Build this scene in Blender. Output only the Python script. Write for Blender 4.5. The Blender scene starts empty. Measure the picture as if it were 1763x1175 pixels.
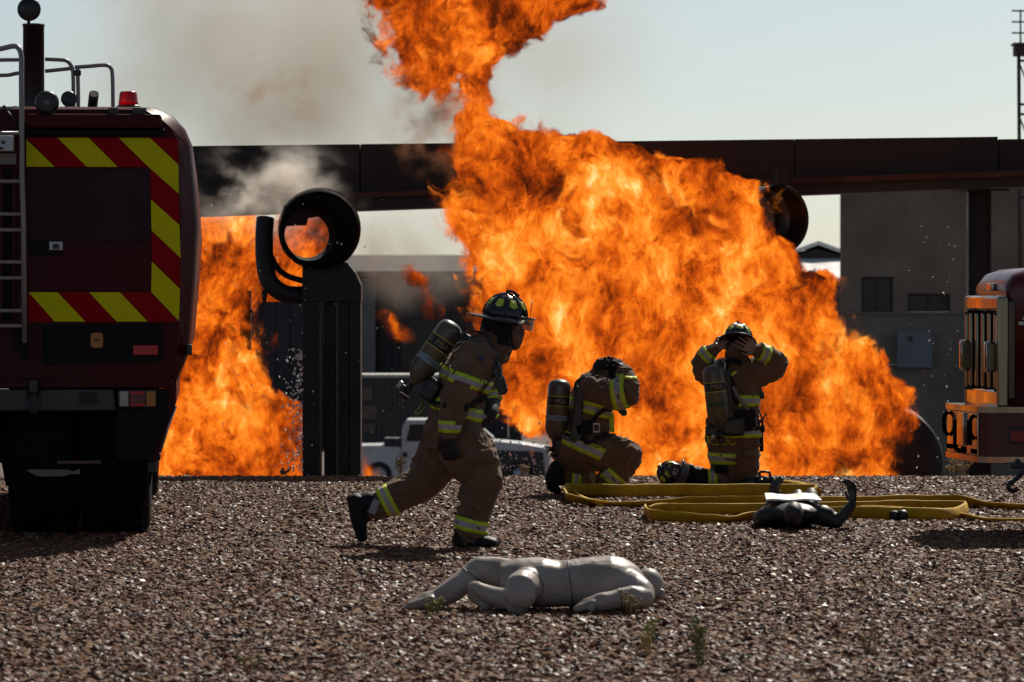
import bpy, bmesh, math, random
import numpy as np
from mathutils import Vector, Matrix, noise
from mathutils.bvhtree import BVHTree

random.seed(7)
rng = np.random.default_rng(11)
R = math.radians
scene = bpy.context.scene
col = scene.collection

# ------------------------------------------------------------------ camera
F = 7346.0            # focal length in photograph pixels (150 mm on a 36 mm sensor, 1763 px wide)
HZ = 500.0            # image row of the horizon
EYE = 1.75
cam_data = bpy.data.cameras.new('camera')
cam = bpy.data.objects.new('camera', cam_data)
col.objects.link(cam)
cam.location = (0, 0, EYE)
cam.rotation_euler = (R(90), 0, 0)
cam_data.lens = 150
cam_data.sensor_width = 36
cam_data.shift_y = -(587.5 - HZ) / 1763
cam_data.clip_start = 0.5
cam_data.clip_end = 5000
cam_data.dof.use_dof = True
cam_data.dof.focus_distance = 32.5
cam_data.dof.aperture_fstop = 6.0
scene.camera = cam

# ------------------------------------------------------------------ daylight
SUN_EL, SUN_AZ = R(43), R(20)          # azimuth measured from +Y (away from the camera) towards +X
to_sun = Vector((math.sin(SUN_AZ) * math.cos(SUN_EL), math.cos(SUN_AZ) * math.cos(SUN_EL), math.sin(SUN_EL)))
world = bpy.data.worlds.new('World')
scene.world = world
world.use_nodes = True
wn = world.node_tree
bg = wn.nodes['Background']
sky = wn.nodes.new('ShaderNodeTexSky')
sky.sky_type = 'NISHITA'
sky.sun_disc = False
sky.sun_elevation = SUN_EL
sky.sun_rotation = SUN_AZ
sky.altitude = 600
sky.air_density = 0.6
sky.dust_density = 1.6
sky.ozone_density = 1.0
hs = wn.nodes.new('ShaderNodeHueSaturation')
hs.inputs['Saturation'].default_value = 0.75
wn.links.new(sky.outputs[0], hs.inputs['Color'])
tint = wn.nodes.new('ShaderNodeMix'); tint.data_type = 'RGBA'; tint.blend_type = 'MULTIPLY'
tint.inputs[0].default_value = 1.0
tint.inputs[7].default_value = (0.97, 1.03, 0.98, 1)      # the slightly green cast of the air
wn.links.new(hs.outputs[0], tint.inputs[6])
wn.links.new(tint.outputs[2], bg.inputs['Color'])
bg.inputs['Strength'].default_value = 0.077
sun_data = bpy.data.lights.new('sun', 'SUN')
sun_data.energy = 5.0
sun_data.angle = R(0.53)
sun_data.color = (1.0, 0.91, 0.78)
sun = bpy.data.objects.new('sun', sun_data)
col.objects.link(sun)
sun.location = (20, 60, 60)
sun.rotation_euler = (-to_sun).to_track_quat('-Z', 'Y').to_euler()

scene.view_settings.view_transform = 'Standard'
scene.view_settings.look = 'None'
scene.view_settings.gamma = 1.0
scene.view_settings.use_curve_mapping = False
scene.view_settings.exposure = 0.0

scene.render.engine = 'CYCLES'
cy = scene.cycles
cy.use_denoising = True
cy.max_bounces = 6
cy.diffuse_bounces = 2
cy.glossy_bounces = 3
cy.transmission_bounces = 4
cy.volume_bounces = 4
cy.transparent_max_bounces = 24
cy.volume_step_rate = 1.0
cy.volume_max_steps = 256
cy.sample_clamp_indirect = 4.0

# ------------------------------------------------------------------ helpers
def P(px, py, y):
    """The point of the place seen at photograph pixel (px, py) when it stands y metres away."""
    return Vector(((px - 881.5) * y / F, y, EYE - (py - HZ) * y / F))

def tag(o, label=None, cat=None, group=None, kind=None):
    if label: o['label'] = label
    if cat: o['category'] = cat
    if group: o['group'] = group
    if kind: o['kind'] = kind
    return o

def empty(name, loc=(0, 0, 0), rot=(0, 0, 0)):
    o = bpy.data.objects.new(name, None)
    o.empty_display_size = 0.1
    o.location = loc
    o.rotation_euler = rot
    col.objects.link(o)
    return o

def thing(name, label, cat, loc=(0, 0, 0), rot=(0, 0, 0), group=None):
    return tag(empty(name, loc, rot), label, cat, group)

def link(name, me, mats, parent=None):
    if not isinstance(mats, (list, tuple)): mats = [mats]
    for m in mats: me.materials.append(m)
    o = bpy.data.objects.new(name, me)
    col.objects.link(o)
    if parent is not None: o.parent = parent
    return o

class MB:
    """Collects shapes into one bmesh; build() links them as ONE mesh object."""
    def __init__(self):
        self.bm = bmesh.new()
        self.mi = 0
    def _faces(self, vs, quads, smooth=False):
        out = []
        for q in quads:
            try:
                f = self.bm.faces.new([vs[i] for i in q])
            except ValueError:
                continue
            f.material_index = self.mi
            f.smooth = smooth
            out.append(f)
        return out
    def box(self, c, s, rot=None, bevel=0.0):
        hx, hy, hz = s[0] / 2, s[1] / 2, s[2] / 2
        pts = [Vector((x, y, z)) for x in (-hx, hx) for y in (-hy, hy) for z in (-hz, hz)]
        if rot is not None: pts = [rot @ p for p in pts]
        c = Vector(c)
        vs = [self.bm.verts.new(p + c) for p in pts]
        fs = self._faces(vs, [(0, 1, 3, 2), (4, 6, 7, 5), (0, 4, 5, 1), (2, 3, 7, 6), (0, 2, 6, 4), (1, 5, 7, 3)])
        if bevel > 0:
            es = list({e for f in fs for e in f.edges})
            r = bmesh.ops.bevel(self.bm, geom=es, offset=bevel, segments=2, affect='EDGES', profile=0.6)
            for f in r['faces']:
                f.material_index = self.mi
                f.smooth = True
        return self
    def prism(self, pts, d, bevel=0.0):
        """A polygon (list of Vectors) thickened along the vector d."""
        d = Vector(d)
        n = len(pts)
        vs = [self.bm.verts.new(Vector(p)) for p in pts] + [self.bm.verts.new(Vector(p) + d) for p in pts]
        fs = self._faces(vs, [tuple(range(n)), tuple(range(2 * n - 1, n - 1, -1))] +
                         [(i, i + n, (i + 1) % n + n, (i + 1) % n) for i in range(n)])
        bmesh.ops.recalc_face_normals(self.bm, faces=fs)
        if bevel > 0:
            es = list({e for f in fs for e in f.edges})
            r = bmesh.ops.bevel(self.bm, geom=es, offset=bevel, segments=2, affect='EDGES', profile=0.6)
            for f in r['faces']:
                f.material_index = self.mi
        return self
    def loft(self, rings, cap=True, closed=True, smooth=True):
        """rings: lists of equally many points; skin between successive rings."""
        vr = [[self.bm.verts.new(Vector(p)) for p in r] for r in rings]
        n = len(vr[0])
        for a, b in zip(vr, vr[1:]):
            for i in range(n if closed else n - 1):
                j = (i + 1) % n
                try:
                    f = self.bm.faces.new((a[i], a[j], b[j], b[i]))
                    f.material_index = self.mi
                    f.smooth = smooth
                except ValueError:
                    pass
        if cap:
            for r in (vr[0][::-1], vr[-1]):
                try:
                    f = self.bm.faces.new(r)
                    f.material_index = self.mi
                except ValueError:
                    pass
        return self
    def tube(self, path, r, n=10, cap=True, up=None, flat=None):
        """A tube along a path; r a number or one per point; flat=(a, b): an elliptical section, b along 'up'."""
        path = [Vector(p) for p in path]
        m = len(path)
        rs = r if isinstance(r, (list, tuple)) else [r] * m
        rings = []
        prev = None
        for i, p in enumerate(path):
            t = (path[min(i + 1, m - 1)] - path[max(i - 1, 0)])
            t = t.normalized() if t.length > 1e-9 else Vector((0, 0, 1))
            if up is not None:
                u = Vector(up)
            elif prev is not None:
                u = prev
            else:
                u = Vector((0, 0, 1)) if abs(t.z) < 0.9 else Vector((0, 1, 0))
            s = t.cross(u)
            if s.length < 1e-6: s = t.cross(Vector((1, 0, 0)))
            s.normalize()
            u = s.cross(t).normalized()
            prev = u
            fa, fb = flat if flat else (1, 1)
            rings.append([p + (s * math.cos(a) * fa + u * math.sin(a) * fb) * rs[i] for a in [2 * math.pi * k / n for k in range(n)]])
        return self.loft(rings, cap)
    def lathe(self, base, axis, prof, n=24, cap=True):
        """prof: (radius, distance along axis) pairs."""
        axis = Vector(axis).normalized()
        u = axis.orthogonal().normalized()
        v = axis.cross(u)
        base = Vector(base)
        rings = [[base + axis * h + (u * math.cos(2 * math.pi * k / n) + v * math.sin(2 * math.pi * k / n)) * max(r, 1e-4) for k in range(n)] for r, h in prof]
        return self.loft(rings, cap)
    def ball(self, c, r, sc=(1, 1, 1), sub=2, rot=None):
        res = bmesh.ops.create_icosphere(self.bm, subdivisions=sub, radius=r)
        c = Vector(c)
        for v in res['verts']:
            p = Vector((v.co.x * sc[0], v.co.y * sc[1], v.co.z * sc[2]))
            if rot is not None: p = rot @ p
            v.co = p + c
            for f in v.link_faces:
                f.material_index = self.mi
                f.smooth = True
        return self
    def mesh(self, name):
        me = bpy.data.meshes.new(name)
        bmesh.ops.recalc_face_normals(self.bm, faces=self.bm.faces[:])
        self.bm.to_mesh(me)
        self.bm.free()
        return me
    def build(self, name, mats, parent=None):
        return link(name, self.mesh(name), mats, parent)

def catmull(pts, per=8):
    pts = [Vector(p) for p in pts]
    out = []
    for i in range(len(pts) - 1):
        p0, p1, p2, p3 = pts[max(i - 1, 0)], pts[i], pts[i + 1], pts[min(i + 2, len(pts) - 1)]
        for k in range(per):
            t = k / per
            out.append(0.5 * ((2 * p1) + (p2 - p0) * t + (2 * p0 - 5 * p1 + 4 * p2 - p3) * t * t + (3 * p1 - p0 - 3 * p2 + p3) * t ** 3))
    out.append(pts[-1])
    return out

# ------------------------------------------------------------------ node helpers
class NT:
    def __init__(self, tree):
        self.t = tree
        self.n = tree.nodes
    def new(self, typ, **kw):
        nd = self.n.new(typ)
        for k, v in kw.items():
            setattr(nd, k, v)
        return nd
    def put(self, sock, v):
        if isinstance(v, bpy.types.NodeSocket):
            self.t.links.new(v, sock)
        else:
            sock.default_value = v
    def math(self, op, a, b=0.0, c=0.0, clamp=False):
        m = self.new('ShaderNodeMath', operation=op, use_clamp=clamp)
        self.put(m.inputs[0], a); self.put(m.inputs[1], b); self.put(m.inputs[2], c)
        return m.outputs[0]
    def vmath(self, op, a, b=(0, 0, 0), s=1.0):
        m = self.new('ShaderNodeVectorMath', operation=op)
        self.put(m.inputs[0], a)
        if op == 'SCALE': self.put(m.inputs['Scale'], s)
        else: self.put(m.inputs[1], b)
        return m.outputs[0]
    def noise(self, vec, scale, detail=3, rough=0.5, dist=0.0, typ='FBM', lac=2.0):
        m = self.new('ShaderNodeTexNoise', noise_type=typ)
        if vec is not None: self.put(m.inputs['Vector'], vec)
        m.inputs['Scale'].default_value = scale
        m.inputs['Detail'].default_value = detail
        m.inputs['Roughness'].default_value = rough
        m.inputs['Lacunarity'].default_value = lac
        m.inputs['Distortion'].default_value = dist
        if typ == 'FBM': m.normalize = True
        return m
    def ramp(self, fac, stops, interp='LINEAR'):
        m = self.new('ShaderNodeValToRGB')
        m.color_ramp.interpolation = interp
        el = m.color_ramp.elements
        while len(el) < len(stops): el.new(0.5)
        for e, (p, c) in zip(el, stops):
            e.position = p
            e.color = c if len(c) == 4 else (*c, 1)
        self.put(m.inputs['Fac'], fac)
        return m.outputs['Color']
    def maprange(self, v, a, b, c=0.0, d=1.0, typ='LINEAR'):
        m = self.new('ShaderNodeMapRange', interpolation_type=typ)
        self.put(m.inputs[0], v)
        for i, x in enumerate((a, b, c, d)): self.put(m.inputs[1 + i], x)
        return m.outputs[0]
    def curve(self, v, pts):
        """A float curve through (x, y) pairs of arbitrary range."""
        xs = [p[0] for p in pts]; ys = [p[1] for p in pts]
        x0, x1, y0, y1 = min(xs), max(xs), min(ys), max(ys)
        if y1 - y0 < 1e-6: y1 = y0 + 1e-6
        n = self.new('ShaderNodeFloatCurve')
        c = n.mapping.curves[0]
        P_ = sorted(((x - x0) / (x1 - x0), (y - y0) / (y1 - y0)) for x, y in pts)
        while len(c.points) < len(P_): c.points.new(0.5, 0.5)
        for q, (x, y) in zip(c.points, P_):
            q.location = (x, y)
            q.handle_type = 'AUTO_CLAMPED'
        n.mapping.update()
        self.put(n.inputs['Value'], self.maprange(v, x0, x1))
        return self.math('MULTIPLY_ADD', n.outputs[0], y1 - y0, y0)

MATS = {}
def mat(name, rgb, rough=0.6, metal=0.0, var=0.0, scale=8.0, bump=0.0, bscale=40.0, spec=0.5, dirt=None, dirt_amt=0.0, coat=0.0, sheen=0.0, rand=0.0, stretch=None, detail=5):
    """A principled material with noise-driven colour variation, dirt and relief."""
    if name in MATS: return MATS[name]
    m = bpy.data.materials.new(name)
    MATS[name] = m
    m.use_nodes = True
    t = NT(m.node_tree)
    b = t.n['Principled BSDF']
    tc = t.new('ShaderNodeTexCoord')
    vec = tc.outputs['Object']
    if stretch:
        mp = t.new('ShaderNodeMapping')
        mp.inputs['Scale'].default_value = stretch
        t.put(mp.inputs['Vector'], vec)
        vec = mp.outputs[0]
    b.inputs['Roughness'].default_value = rough
    b.inputs['Metallic'].default_value = metal
    b.inputs['Specular IOR Level'].default_value = spec
    b.inputs['Coat Weight'].default_value = coat
    b.inputs['Coat Roughness'].default_value = 0.08
    b.inputs['Sheen Weight'].default_value = sheen
    c = (*rgb, 1)
    if var or dirt or rand:
        n = t.noise(vec, scale, detail, 0.6)
        lo = tuple(x * (1 - var) for x in rgb); hi = tuple(min(1, x * (1 + var)) for x in rgb)
        out = t.ramp(n.outputs[0], [(0.3, lo), (0.7, hi)])
        if dirt:
            n2 = t.noise(vec, scale * 0.35, 6, 0.65)
            f = t.maprange(n2.outputs[0], 0.45, 0.68, 0, dirt_amt)
            mx = t.new('ShaderNodeMix', data_type='RGBA')
            t.put(mx.inputs[0], f); t.put(mx.inputs[6], out); mx.inputs[7].default_value = (*dirt, 1)
            out = mx.outputs[2]
        if rand:
            oi = t.new('ShaderNodeObjectInfo')
            h = t.new('ShaderNodeHueSaturation')
            t.put(h.inputs['Value'], t.maprange(oi.outputs['Random'], 0, 1, 1 - rand, 1 + rand))
            t.put(h.inputs['Color'], out)
            out = h.outputs[0]
        t.put(b.inputs['Base Color'], out)
        t.put(b.inputs['Roughness'], t.maprange(n.outputs[0], 0.3, 0.7, max(0.02, rough - 0.1), min(1, rough + 0.1)))
    else:
        b.inputs['Base Color'].default_value = c
    if bump:
        n3 = t.noise(vec, bscale, 4, 0.6)
        bp = t.new('ShaderNodeBump')
        bp.inputs['Strength'].default_value = bump
        bp.inputs['Distance'].default_value = 0.01
        t.put(bp.inputs['Height'], n3.outputs[0])
        t.put(b.inputs['Normal'], bp.outputs[0])
    return m
# ------------------------------------------------------------------ materials of the place
STEEL = mat('sooty_steel', (0.020, 0.016, 0.014), 0.62, 0.0, 0.5, 2.5, 0.35, 30, 0.3, (0.040, 0.022, 0.015), 0.5)
STEEL_DARK = mat('black_steel', (0.012, 0.012, 0.014), 0.55, 0.0, 0.4, 4, 0.3, 40, 0.4, (0.05, 0.025, 0.015), 0.35)
SOOT = mat('soot', (0.006, 0.006, 0.006), 0.9, 0.0, 0.4, 5, 0.4, 40, 0.12)
RUST = mat('rusty_steel', (0.06, 0.026, 0.015), 0.75, 0.0, 0.5, 6, 0.4, 60, 0.3)
BLACK = mat('black_rubber', (0.012, 0.012, 0.013), 0.6, 0.0, 0.3, 10, 0.3, 50, 0.4, (0.05, 0.04, 0.03), 0.25)
BLACKPLASTIC = mat('black_plastic', (0.014, 0.014, 0.016), 0.38, 0.0, 0.2, 12, 0.1, 60)
CHROME = mat('chrome', (0.50, 0.44, 0.38), 0.09, 1.0, 0.08, 3, 0.02, 12)
ALU = mat('dull_aluminium', (0.40, 0.40, 0.40), 0.42, 0.9, 0.15, 14, 0.15, 90)

WHITEPRINT = mat('pale_print', (0.55, 0.54, 0.52), 0.6)
YELLOWPRINT = mat('yellow_print', (0.55, 0.45, 0.03), 0.6)

# ------------------------------------------------------------------ ground
def ground_z(y):
    if y < 40.2: return 0.0
    return max(-4.2, -0.055 * (y - 40.2))

def ground_sheet():
    ys = [-60, 0, 10, 16] + [16 + i * 2 for i in range(1, 12)] + [40.2, 42, 46, 52, 60, 75, 95, 116.6, 140, 180, 260, 500, 1200, 4000]
    xs = [-2500, -800, -250, -80, -30, -12, -6, -3, 0, 3, 6, 12, 30, 80, 250, 800, 2500]
    me = bpy.data.meshes.new('ground')
    vs = [(x, y, ground_z(y) - 0.03) for y in ys for x in xs]
    n = len(xs)
    fs = [(j * n + i, j * n + i + 1, (j + 1) * n + i + 1, (j + 1) * n + i) for j in range(len(ys) - 1) for i in range(n - 1)]
    me.from_pydata(vs, [], fs)
    m = mat('dry_earth', (0.085, 0.062, 0.050), 0.85, 0.0, 0.45, 3.0, 0.8, 24, 0.3, (0.045, 0.033, 0.028), 0.6)
    return tag(link('ground', me, m), kind='structure')
ground_sheet()

def stone_material():
    m = bpy.data.materials.new('gravel_stone')
    m.use_nodes = True
    t = NT(m.node_tree)
    b = t.n['Principled BSDF']
    oi = t.new('ShaderNodeObjectInfo')
    tc = t.new('ShaderNodeTexCoord')
    c = t.ramp(oi.outputs['Random'], [(0.0, (0.034, 0.011, 0.006)), (0.35, (0.120, 0.040, 0.017)), (0.6, (0.20, 0.076, 0.034)), (0.85, (0.22, 0.104, 0.050)), (1.0, (0.42, 0.30, 0.20))])
    n = t.noise(tc.outputs['Object'], 2.2, 3, 0.6)
    mx = t.new('ShaderNodeMix', data_type='RGBA', blend_type='MULTIPLY')
    mx.inputs[0].default_value = 0.8
    t.put(mx.inputs[6], c)
    t.put(mx.inputs[7], t.ramp(n.outputs[0], [(0.3, (0.5, 0.48, 0.46)), (0.7, (1, 1, 1))]))
    t.put(b.inputs['Base Color'], mx.outputs[2])
    t.put(b.inputs['Roughness'], t.maprange(oi.outputs['Random'], 0, 1, 0.45, 0.95))
    b.inputs['Specular IOR Level'].default_value = 0.27
    return m

def gravel():
    """Crushed stone spread over the pad: single stones scattered by geometry nodes."""
    Y0, Y1 = 16.5, 40.6
    me = bpy.data.meshes.new('gravel')
    rows = 28
    vs, fs = [], []
    for i in range(rows + 1):
        y = Y0 + (Y1 - Y0) * i / rows
        w = 0.122 * y + 1.3
        for k in range(9):
            vs.append((-w + 2 * w * k / 8, y, ground_z(y) - 0.012))
    for i in range(rows):
        for k in range(8):
            a = i * 9 + k
            fs.append((a, a + 1, a + 10, a + 9))
    me.from_pydata(vs, [], fs)
    o = link('gravel', me, [mat('fine_gravel', (0.045, 0.026, 0.018), 0.8, 0, 0.5, 40, 1.0, 90, 0.3), stone_material()])
    tag(o, 'loose reddish brown crushed stone covering the training pad', 'gravel', kind='stuff')
    ng = bpy.data.node_groups.new('scatter_stones', 'GeometryNodeTree')
    ng.interface.new_socket('Geometry', in_out='INPUT', socket_type='NodeSocketGeometry')
    ng.interface.new_socket('Geometry', in_out='OUTPUT', socket_type='NodeSocketGeometry')
    N, L = ng.nodes, ng.links
    gi, go = N.new('NodeGroupInput'), N.new('NodeGroupOutput')
    dp = N.new('GeometryNodeDistributePointsOnFaces')
    dp.inputs['Density'].default_value = 1100
    L.new(gi.outputs[0], dp.inputs['Mesh'])
    g2i = N.new('GeometryNodeGeometryToInstance')
    for k in range(7):
        ico = N.new('GeometryNodeMeshIcoSphere')
        ico.inputs['Radius'].default_value = 1.0
        ico.inputs['Subdivisions'].default_value = 2 if k < 4 else 1
        sp = N.new('GeometryNodeSetPosition')
        tn = N.new('ShaderNodeTexNoise')
        tn.inputs['Scale'].default_value = 0.9
        tn.inputs['Detail'].default_value = 1.5
        pos = N.new('GeometryNodeInputPosition')
        ad = N.new('ShaderNodeVectorMath'); ad.operation = 'ADD'
        ad.inputs[1].default_value = (k * 7.3, k * 3.1, k * 5.7)
        L.new(pos.outputs[0], ad.inputs[0]); L.new(ad.outputs[0], tn.inputs['Vector'])
        sb = N.new('ShaderNodeVectorMath'); sb.operation = 'SUBTRACT'; sb.inputs[1].default_value = (0.5, 0.5, 0.5)
        sc = N.new('ShaderNodeVectorMath'); sc.operation = 'SCALE'; sc.inputs['Scale'].default_value = 1.9
        L.new(tn.outputs['Color'], sb.inputs[0]); L.new(sb.outputs[0], sc.inputs[0])
        L.new(ico.outputs['Mesh'], sp.inputs['Geometry']); L.new(sc.outputs[0], sp.inputs['Offset'])
        sm = N.new('GeometryNodeSetMaterial'); sm.inputs['Material'].default_value = me.materials[1]
        L.new(sp.outputs[0], sm.inputs['Geometry'])
        ss = N.new('GeometryNodeSetShadeSmooth'); ss.inputs['Shade Smooth'].default_value = False
        L.new(sm.outputs[0], ss.inputs['Geometry'])
        L.new(ss.outputs[0], g2i.inputs[0])
    iop = N.new('GeometryNodeInstanceOnPoints')
    iop.inputs['Pick Instance'].default_value = True
    L.new(dp.outputs['Points'], iop.inputs['Points'])
    L.new(g2i.outputs[0], iop.inputs['Instance'])
    rv = N.new('FunctionNodeRandomValue'); rv.data_type = 'FLOAT_VECTOR'
    rv.inputs[0].default_value = (-0.5, -0.5, 0); rv.inputs[1].default_value = (0.5, 0.5, 6.28)
    L.new(rv.outputs[0], iop.inputs['Rotation'])
    r2 = N.new('FunctionNodeRandomValue'); r2.data_type = 'FLOAT'
    r2.inputs[2].default_value = 0.0; r2.inputs[3].default_value = 1.0
    r2.inputs['Seed'].default_value = 5
    pw = N.new('ShaderNodeMath'); pw.operation = 'POWER'; pw.inputs[1].default_value = 2.2
    L.new(r2.outputs[1], pw.inputs[0])
    mr = N.new('ShaderNodeMapRange'); mr.inputs[3].default_value = 0.009; mr.inputs[4].default_value = 0.032
    L.new(pw.outputs[0], mr.inputs[0])
    cx = N.new('ShaderNodeCombineXYZ')
    mz = N.new('ShaderNodeMath'); mz.operation = 'MULTIPLY'; mz.inputs[1].default_value = 0.75
    L.new(mr.outputs[0], cx.inputs[0]); L.new(mr.outputs[0], cx.inputs[1]); L.new(mr.outputs[0], mz.inputs[0]); L.new(mz.outputs[0], cx.inputs[2])
    L.new(cx.outputs[0], iop.inputs['Scale'])
    jn = N.new('GeometryNodeJoinGeometry')
    L.new(gi.outputs[0], jn.inputs[0]); L.new(iop.outputs[0], jn.inputs[0])
    L.new(jn.outputs[0], go.inputs[0])
    md = o.modifiers.new('stones', 'NODES')
    md.node_group = ng
gravel()

# ------------------------------------------------------------------ the burning mock aircraft: wing beam, stands, engines
def wing_beam():
    t = thing('steel_beam', 'long sooty steel box beam running behind the flames across the yard', 'beam', P(900, 300, 47.6))
    inv = Matrix.Translation(-t.location)
    def Y(px): return 49.0 + (px - 250) / 1470 * (45.85 - 49.0)
    zt = 3.40
    def sect(px, zb0, zb1, z_lo, z_hi, th):
        pass
    def plate(name, pa, pb, za, zb, front, th, m, za2=None, zb2=None, bev=0.012):
        ya, yb = Y(pa) + front, Y(pb) + front
        a, b = P(pa, 0, ya), P(pb, 0, yb)
        za2 = za if za2 is None else za2; zb2 = zb if zb2 is None else zb2
        mb = MB()
        rings = []
        for q, lo, hi in ((a, za, zb), (b, za2, zb2)):
            rings.append([Vector((q.x, q.y, lo)), Vector((q.x, q.y, hi)), Vector((q.x, q.y + th, hi)), Vector((q.x, q.y + th, lo))])
        mb.loft(rings, smooth=False)
        o = mb.build(name, m, t)
        o.matrix_parent_inverse = inv
        return o
    bot = lambda px: 2.74 + (px - 250) / 1470 * 0.235
    low = lambda px: 2.555 + (px - 250) / 1470 * 0.275
    seams = [-700, 250, 620, 985, 1368, 1719, 2100, 2700]
    for a, b in zip(seams, seams[1:]):
        drop = 0.0 if b <= 1719 else 0.028
        plate('side_panel', a + 1.2, b - 1.2, bot(a), zt - drop, 0, 0.9, STEEL, bot(b), zt - drop)
    plate('lower_flange', -700, 2700, low(-700), bot(-700) - 0.004, 0.10, 0.7, STEEL_DARK, low(2700), bot(2700) - 0.004)
    plate('edge_angle', -700, 2700, bot(-700) - 0.03, bot(-700) + 0.03, -0.035, 0.03, RUST, bot(2700) - 0.03, bot(2700) + 0.03)
    bolt = MB()
    bolt.lathe((0, 0, 0), (0, -1, 0), [(0.016, 0), (0.016, 0.010), (0.008, 0.018)], 8)
    me = bolt.mesh('bolt'); me.materials.append(ALU)
    for px in list(range(345, 640, 36)) + list(range(1270, 1763, 60)):
        q = P(px, 0, Y(px) - 0.036)
        o = bpy.data.objects.new('bolt', me); col.objects.link(o); o.parent = t
        o.matrix_parent_inverse = inv; o.location = (q.x, q.y, bot(px))
wing_beam()

def wing_column():
    y = 46.6
    t = thing('steel_column', 'dark steel column under the right end of the long beam', 'column', P(1685, 850, y))
    w = 36 * y / F
    top = 2.83
    mb = MB()
    zb = ground_z(y) - 0.3
    for dx in (-w / 2, w / 2):
        mb.box((dx, 0, (top + zb) / 2 - t.location.z), (0.02, 0.24, top - zb))
    mb.box((0, 0, (top + zb) / 2 - t.location.z), (w - 0.022, 0.03, top - zb))
    mb.build('post', STEEL_DARK, t)
    m2 = MB(); m2.box((0, 0, top + 0.012 - t.location.z), (0.62, 0.5, 0.02), bevel=0.004); m2.build('cap_plate', STEEL, t)
wing_column()

def engine_stand():
    y = 44.0
    s = y / F
    t = thing('engine_stand', 'scorched steel post carrying a ring shaped engine mock with steam above it', 'stand', P(571, 830, y))
    inv = Matrix.Translation(-t.location)
    def part(mb, name, m):
        o = mb.build(name, m, t); o.matrix_parent_inverse = inv; return o
    base = P(571, 0, y); zb = ground_z(y) - 0.05
    # the nacelle: near rim large, far rim smaller and further left
    n = 40
    def ring(cx, cy, r, yy, k=1.0):
        c = P(cx, cy, yy)
        return [c + Vector((math.cos(a) * r, 0, math.sin(a) * r)) for a in [2 * math.pi * i / n for i in range(n)]]
    mb = MB()
    R0 = 69 * s
    mb.loft([ring(551, 395, R0 * 0.93, y - 0.34), ring(551, 395, R0, y - 0.30), ring(550, 395, R0 * 1.01, y + 0.1), ring(538, 402, R0 * 0.86, y + 0.7), ring(529, 406, 43 * s, y + 1.1),
             ring(528, 406, 39 * s, y + 1.08), ring(534, 402, R0 * 0.80, y + 0.68), ring(549, 396, R0 * 0.93, y + 0.1), ring(551, 395, R0 * 0.90, y - 0.32), ring(551, 395, R0 * 0.93, y - 0.34)], cap=False)
    part(mb, 'nacelle', SOOT)
    # thick inlet lip with the opening set low and to the left
    mb = MB()
    mb.loft([ring(551, 395, R0 * 0.90, y - 0.31), ring(545, 398, R0 * 0.84, y - 0.36), ring(536, 402, R0 * 0.72, y - 0.35), ring(532, 404, 45 * s, y - 0.29), ring(533, 404, 47 * s, y - 0.22), ring(549, 396, R0 * 0.88, y - 0.24), ring(551, 395, R0 * 0.90, y - 0.31)], cap=False)
    part(mb, 'inlet_lip', SOOT)
    # reinforcing band
    mb = MB(); mb.loft([ring(550, 395, R0 * 1.035, y - 0.1), ring(550, 395, R0 * 1.035, y - 0.04), ring(550, 395, R0 * 1.012, y - 0.04), ring(550, 395, R0 * 1.012, y - 0.1), ring(550, 395, R0 * 1.035, y - 0.1)], cap=False)
    part(mb, 'hoop', STEEL)
    # the post: upright rolled sections with gaps between them
    for a, b, dy, m in ((522, 551, 0.0, STEEL_DARK), (559, 579, 0.05, STEEL), (581.5, 603, 0.03, STEEL_DARK), (605, 622, 0.0, STEEL_DARK)):
        x0, x1 = P(a, 0, y).x, P(b, 0, y).x
        topL = 470 if a < 600 else 482
        mb = MB()
        pts = [Vector((x0, y - 0.18 + dy, zb)), Vector((x1, y - 0.18 + dy, zb)), Vector((x1, y - 0.18 + dy, P(0, 455 if b < 600 else 490, y).z)), Vector((x0, y - 0.18 + dy, P(0, 455 if a < 600 else 468, y).z))]
        mb.prism(pts, (0, 0.36, 0), bevel=0.008)
        part(mb, 'upright', m)
    mb = MB(); x0 = P(553, 0, y).x
    mb.box((x0 + 0.008, y - 0.16, (zb + P(0, 470, y).z) / 2), (0.012, 0.05, P(0, 470, y).z - zb))
    part(mb, 'rust_strip', RUST)
    mb = MB()
    mb.prism([P(q, r, y - 0.2) for q, r in ((520, 520), (520, 478), (534, 456), (597, 452), (612, 470), (622, 492), (622, 520))], (0, 0.40, 0), bevel=0.01)
    part(mb, 'saddle', STEEL_DARK)
    # hanging pipe that curls under the engine
    mb = MB()
    mb.tube(catmull([P(457, 376, y + 0.15), P(455, 405, y + 0.1), P(456, 450, y), P(464, 485, y - 0.05), P(490, 506, y - 0.05), P(528, 509, y)], 8), 15.5 * s, 14)
    part(mb, 'pipe', STEEL_DARK)
    mb = MB(); mb.tube(catmull([P(466, 440, y + 0.1), P(478, 462, y + 0.1), P(496, 476, y + 0.1), P(522, 484, y + 0.1)], 6), 5 * s, 8)
    part(mb, 'thin_pipe', STEEL_DARK)
    mb = MB(); mb.prism([P(q, r, y - 0.12) for q, r in ((450, 500), (461, 500), (459, 516), (455, 532), (452, 520))], (0, 0.03, 0))
    part(mb, 'torn_flap', STEEL)
    mb = MB(); mb.prism([P(q, r, y + 1.3) for q, r in ((488, 354), (560, 354), (560, 372), (530, 376), (528, 388), (488, 390))], (0, 0.05, 0))
    part(mb, 'shroud_plate', STEEL)
engine_stand()

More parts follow.
